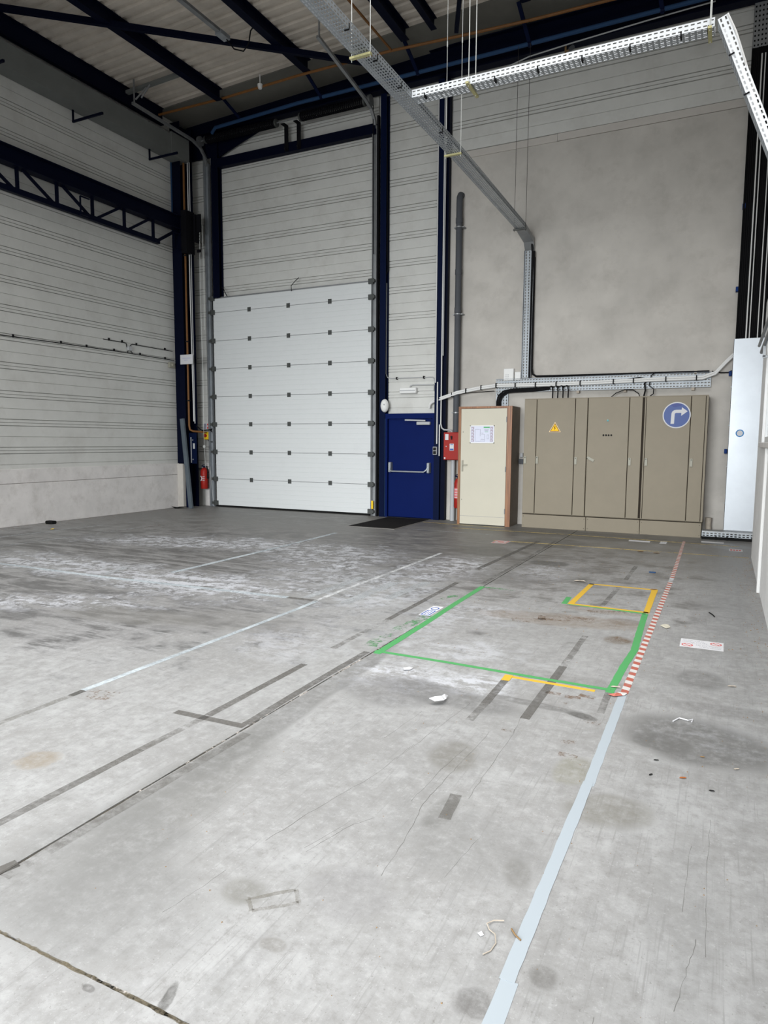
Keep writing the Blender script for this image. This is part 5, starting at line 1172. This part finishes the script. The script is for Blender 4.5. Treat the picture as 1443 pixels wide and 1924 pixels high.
mb.build('pale_cells', 'paper', s)
for x0, x1, y, lab in ((-1.365, -1.03, 12.14, 'white paper strip on the floor left of the striped tape end'), (-.265, .075, 12.58, 'white paper strip on the floor before the galvanised cover')):
    tag(B(x0, x1, y-.07, y+.07, .0003, .002).build('paper_strip', 'paper'), lab, 'paper strip')
# doormat
dm = thing('doormat', 'charcoal doormat on the floor in front of the blue door', 'mat', (-6.0, 12.3, 0))
B(-6.47, -5.50, 11.55, 13.30, .0, .012).build('mat_pile', 'doormat', dm)
MB().box(-6.50, -6.47, 11.52, 13.33, 0, .008).box(-5.50, -5.47, 11.52, 13.33, 0, .008).box(-6.47, -5.50, 11.52, 11.55, 0, .008).box(-6.47, -5.50, 13.30, 13.33, 0, .008).build('mat_border', mat('mat_border_grey', (.20, .19, .18), .7), dm)

# litter
def scrap(name, label, pts, m, cat, h=.01):
    """crumpled sheet from an outline in plan with raised, uneven corners"""
    mb = MB(); n = len(pts); cx = sum(p_[0] for p_ in pts)/n; cy = sum(p_[1] for p_ in pts)/n
    top = [(x, y, .002+random.uniform(0, h)) for x, y in pts]; inn = [((x+cx)/2, (y+cy)/2, .004+random.uniform(.2, 1)*h) for x, y in pts]
    mb.v = top+inn+[(cx, cy, h*.8)]
    for i in range(n): j = (i+1) % n; mb.f += [(i, j, n+j, n+i), (n+i, n+j, 2*n)]
    o_ = mb.build(name, m, None, False, False); solid(o_, .0012); return tag(o_, label, cat)
scrap('paper_scrap', 'crumpled white paper scrap with a raised corner on the open floor', [(-1.59, 3.875), (-1.545, 3.862), (-1.50, 3.905), (-1.508, 3.965), (-1.52, 4.03), (-1.535, 3.95)], 'paper', 'paper', .045)
scrap('paper_scrap', 'small flat white paper scrap left of the crumpled one', [(-2.015, 4.41), (-1.99, 4.37), (-1.955, 4.40), (-1.95, 4.44), (-1.985, 4.455)], 'paper', 'paper', .012)
scrap('paper_scrap', 'torn red and white tape end at the start of the striped tape', [(-.60, 4.545), (-.56, 4.53), (-.50, 4.58), (-.49, 4.625), (-.545, 4.615)], 'stripe', 'tape scrap', .02)
scrap('paper_scrap', 'tiny white scrap beside the tape, nearest to the viewer', [(-.662, 2.07), (-.648, 2.06), (-.640, 2.072), (-.652, 2.085)], 'paper', 'paper', .004)
scrap('paper_scrap', 'pale scrap stuck to the floor right of the striped tape', [(-.44, 6.55), (-.38, 6.45), (-.35, 6.52), (-.37, 6.62), (-.41, 6.62)], 'cream', 'paper', .006)
cable([(-.598, 2.165, .006), (-.63, 2.15, .006), (-.645, 2.12, .010), (-.63, 2.10, .006), (-.605, 2.085, .008), (-.592, 2.05, .005), (-.598, 2.01, .004), (-.615, 1.985, .004)], .0022, 'card', 'frayed bit of string lying on the floor near the pale blue tape', 'string', 5, 'string')
cable([(-.565, 2.14, .004), (-.545, 2.115, .006), (-.522, 2.10, .005)], .003, 'leaf', 'short twig lying against the pale blue tape', 'twig', 5, 'twig')
cable([(-.19, 4.28, .004), (-.16, 4.34, .008), (-.11, 4.33, .006), (-.085, 4.36, .006), (-.09, 4.32, .004)], .004, 'paper', 'curled white thread on the dark stain', 'thread', 5, 'thread')
cable([(-.05, 7.28, .005), (-.02, 7.2, .006), (.0, 7.12, .005)], .006, 'inkblack', 'dark twig lying on the floor near the right partition', 'twig', 5, 'twig')
def leafy(x, y, s_, m, label, ang):
    mb = MB(); ca_, sa = math.cos(ang), math.sin(ang)
    out = [(-1, 0, .1), (-.5, .38, .3), (.1, .45, .2), (.7, .22, .35), (1, 0, .1), (.6, -.3, .25), (0, -.42, .35), (-.6, -.3, .2)]
    mb.v = [(x+s_*(a*ca_-b_*sa), y+s_*(a*sa+b_*ca_), .002+s_*c_*.6) for a, b_, c_ in out]+[(x, y, .003)]
    mb.f = [(i, (i+1) % 8, 8) for i in range(8)]
    o_ = mb.build('dry_leaf', m, None, False, False); solid(o_, .001); return tag(o_, label, 'leaf', 'dry leaves on the floor')
leafy(-.235, 3.70, .014, 'inkblack', 'small dark leaf on the floor left of the two others near the right', .3)
leafy(-.245, 3.52, .014, 'inkblack', 'small black leaf nearest the pale blue tape', 1.0)
leafy(-.10, 3.555, .018, mat('rust_leaf', (.30, .10, .03), .8), 'rust-coloured leaf on the floor', .4)
leafy(.03, 3.48, .014, 'inkblack', 'dark leaf fragments right of the rust-coloured leaf', .1)
leafy(.13, 5.10, .03, 'card', 'pale tan leaf on the floor below the lettered sticker', .3)
leafy(.14, 3.78, .016, 'card', 'small tan leaf at the edge of the dark stain', .6)
leafy(-.575, 4.72, .035, 'card', 'curled tan leaf at the corner of the green and striped tapes', .2)
leafy(-.02, 3.85, .012, 'leaf', 'tiny brown leaf inside the dark stain', .2)
leafy(-1.06, 10.95, .05, 'leaf', 'brown leaf on the faded yellow line, left of a second one', .2)
leafy(-.83, 10.90, .05, 'leaf', 'brown leaf on the faded yellow line, right of a first one', .1)
leafy(-1.46, 8.22, .07, 'card', 'tan scrap of leaf at the far left corner of the yellow square', .2)
leafy(-.63, 8.15, .04, 'leaf', 'brown leaf at the far right corner of the yellow square', .4)
tag(MB().bbox(-.78, -.70, 9.22, 9.26, 0, .012, .004).build('blue_scrap', 'bluepipe'), 'small blue plastic scrap beyond the yellow square', 'scrap')
tag(MB().bbox(-11.86, -11.66, 9.00, 9.12, 0, .06, .015).build('dark_scrap', 'rubber'), 'black rubber scrap lying at the foot of the left wall', 'scrap')
scrap('rag', 'dark crumpled rag at the foot of the corner column', [(-11.95, 12.55), (-11.80, 12.50), (-11.66, 12.60), (-11.62, 12.72), (-11.75, 12.74), (-11.9, 12.70)], 'rubber', 'rag', .05)
scrap('yellow_scrap', 'tiny yellow scrap on the floor near the left wall', [(-10.95, 8.42), (-10.90, 8.38), (-10.86, 8.43), (-10.90, 8.47)], 'yellow', 'scrap', .03)
# fine grit and crumbs scattered along the walls: nobody could count it
gm = MB()
for i in range(900):
    k = random.random()
    if k < .35: x = XR-.01-abs(random.gauss(0, .10)); y = random.uniform(3.5, 11.2)
    elif k < .6: x = XL+.04+abs(random.gauss(0, .18)); y = random.uniform(7.5, 12.7)
    else: x = random.uniform(-2.3, .4); y = random.uniform(1.6, 11)
    s_ = random.uniform(.0015, .0045)*(1 if y < 6 else 1.6); a = random.uniform(0, 3)
    gm.add([(x+s_*math.cos(a), y+s_*math.sin(a), 0), (x+s_*math.cos(a+2.2), y+s_*math.sin(a+2.2), 0), (x+s_*math.cos(a+4.1), y+s_*math.sin(a+4.1), 0), (x, y, s_*.8)], [(0, 1, 3), (1, 2, 3), (2, 0, 3)])
gr = gm.build('grit', 'leaf'); gr['kind'] = 'stuff'; gr['label'] = 'fine dark grit and crumbs scattered over the concrete floor'; gr['category'] = 'grit'
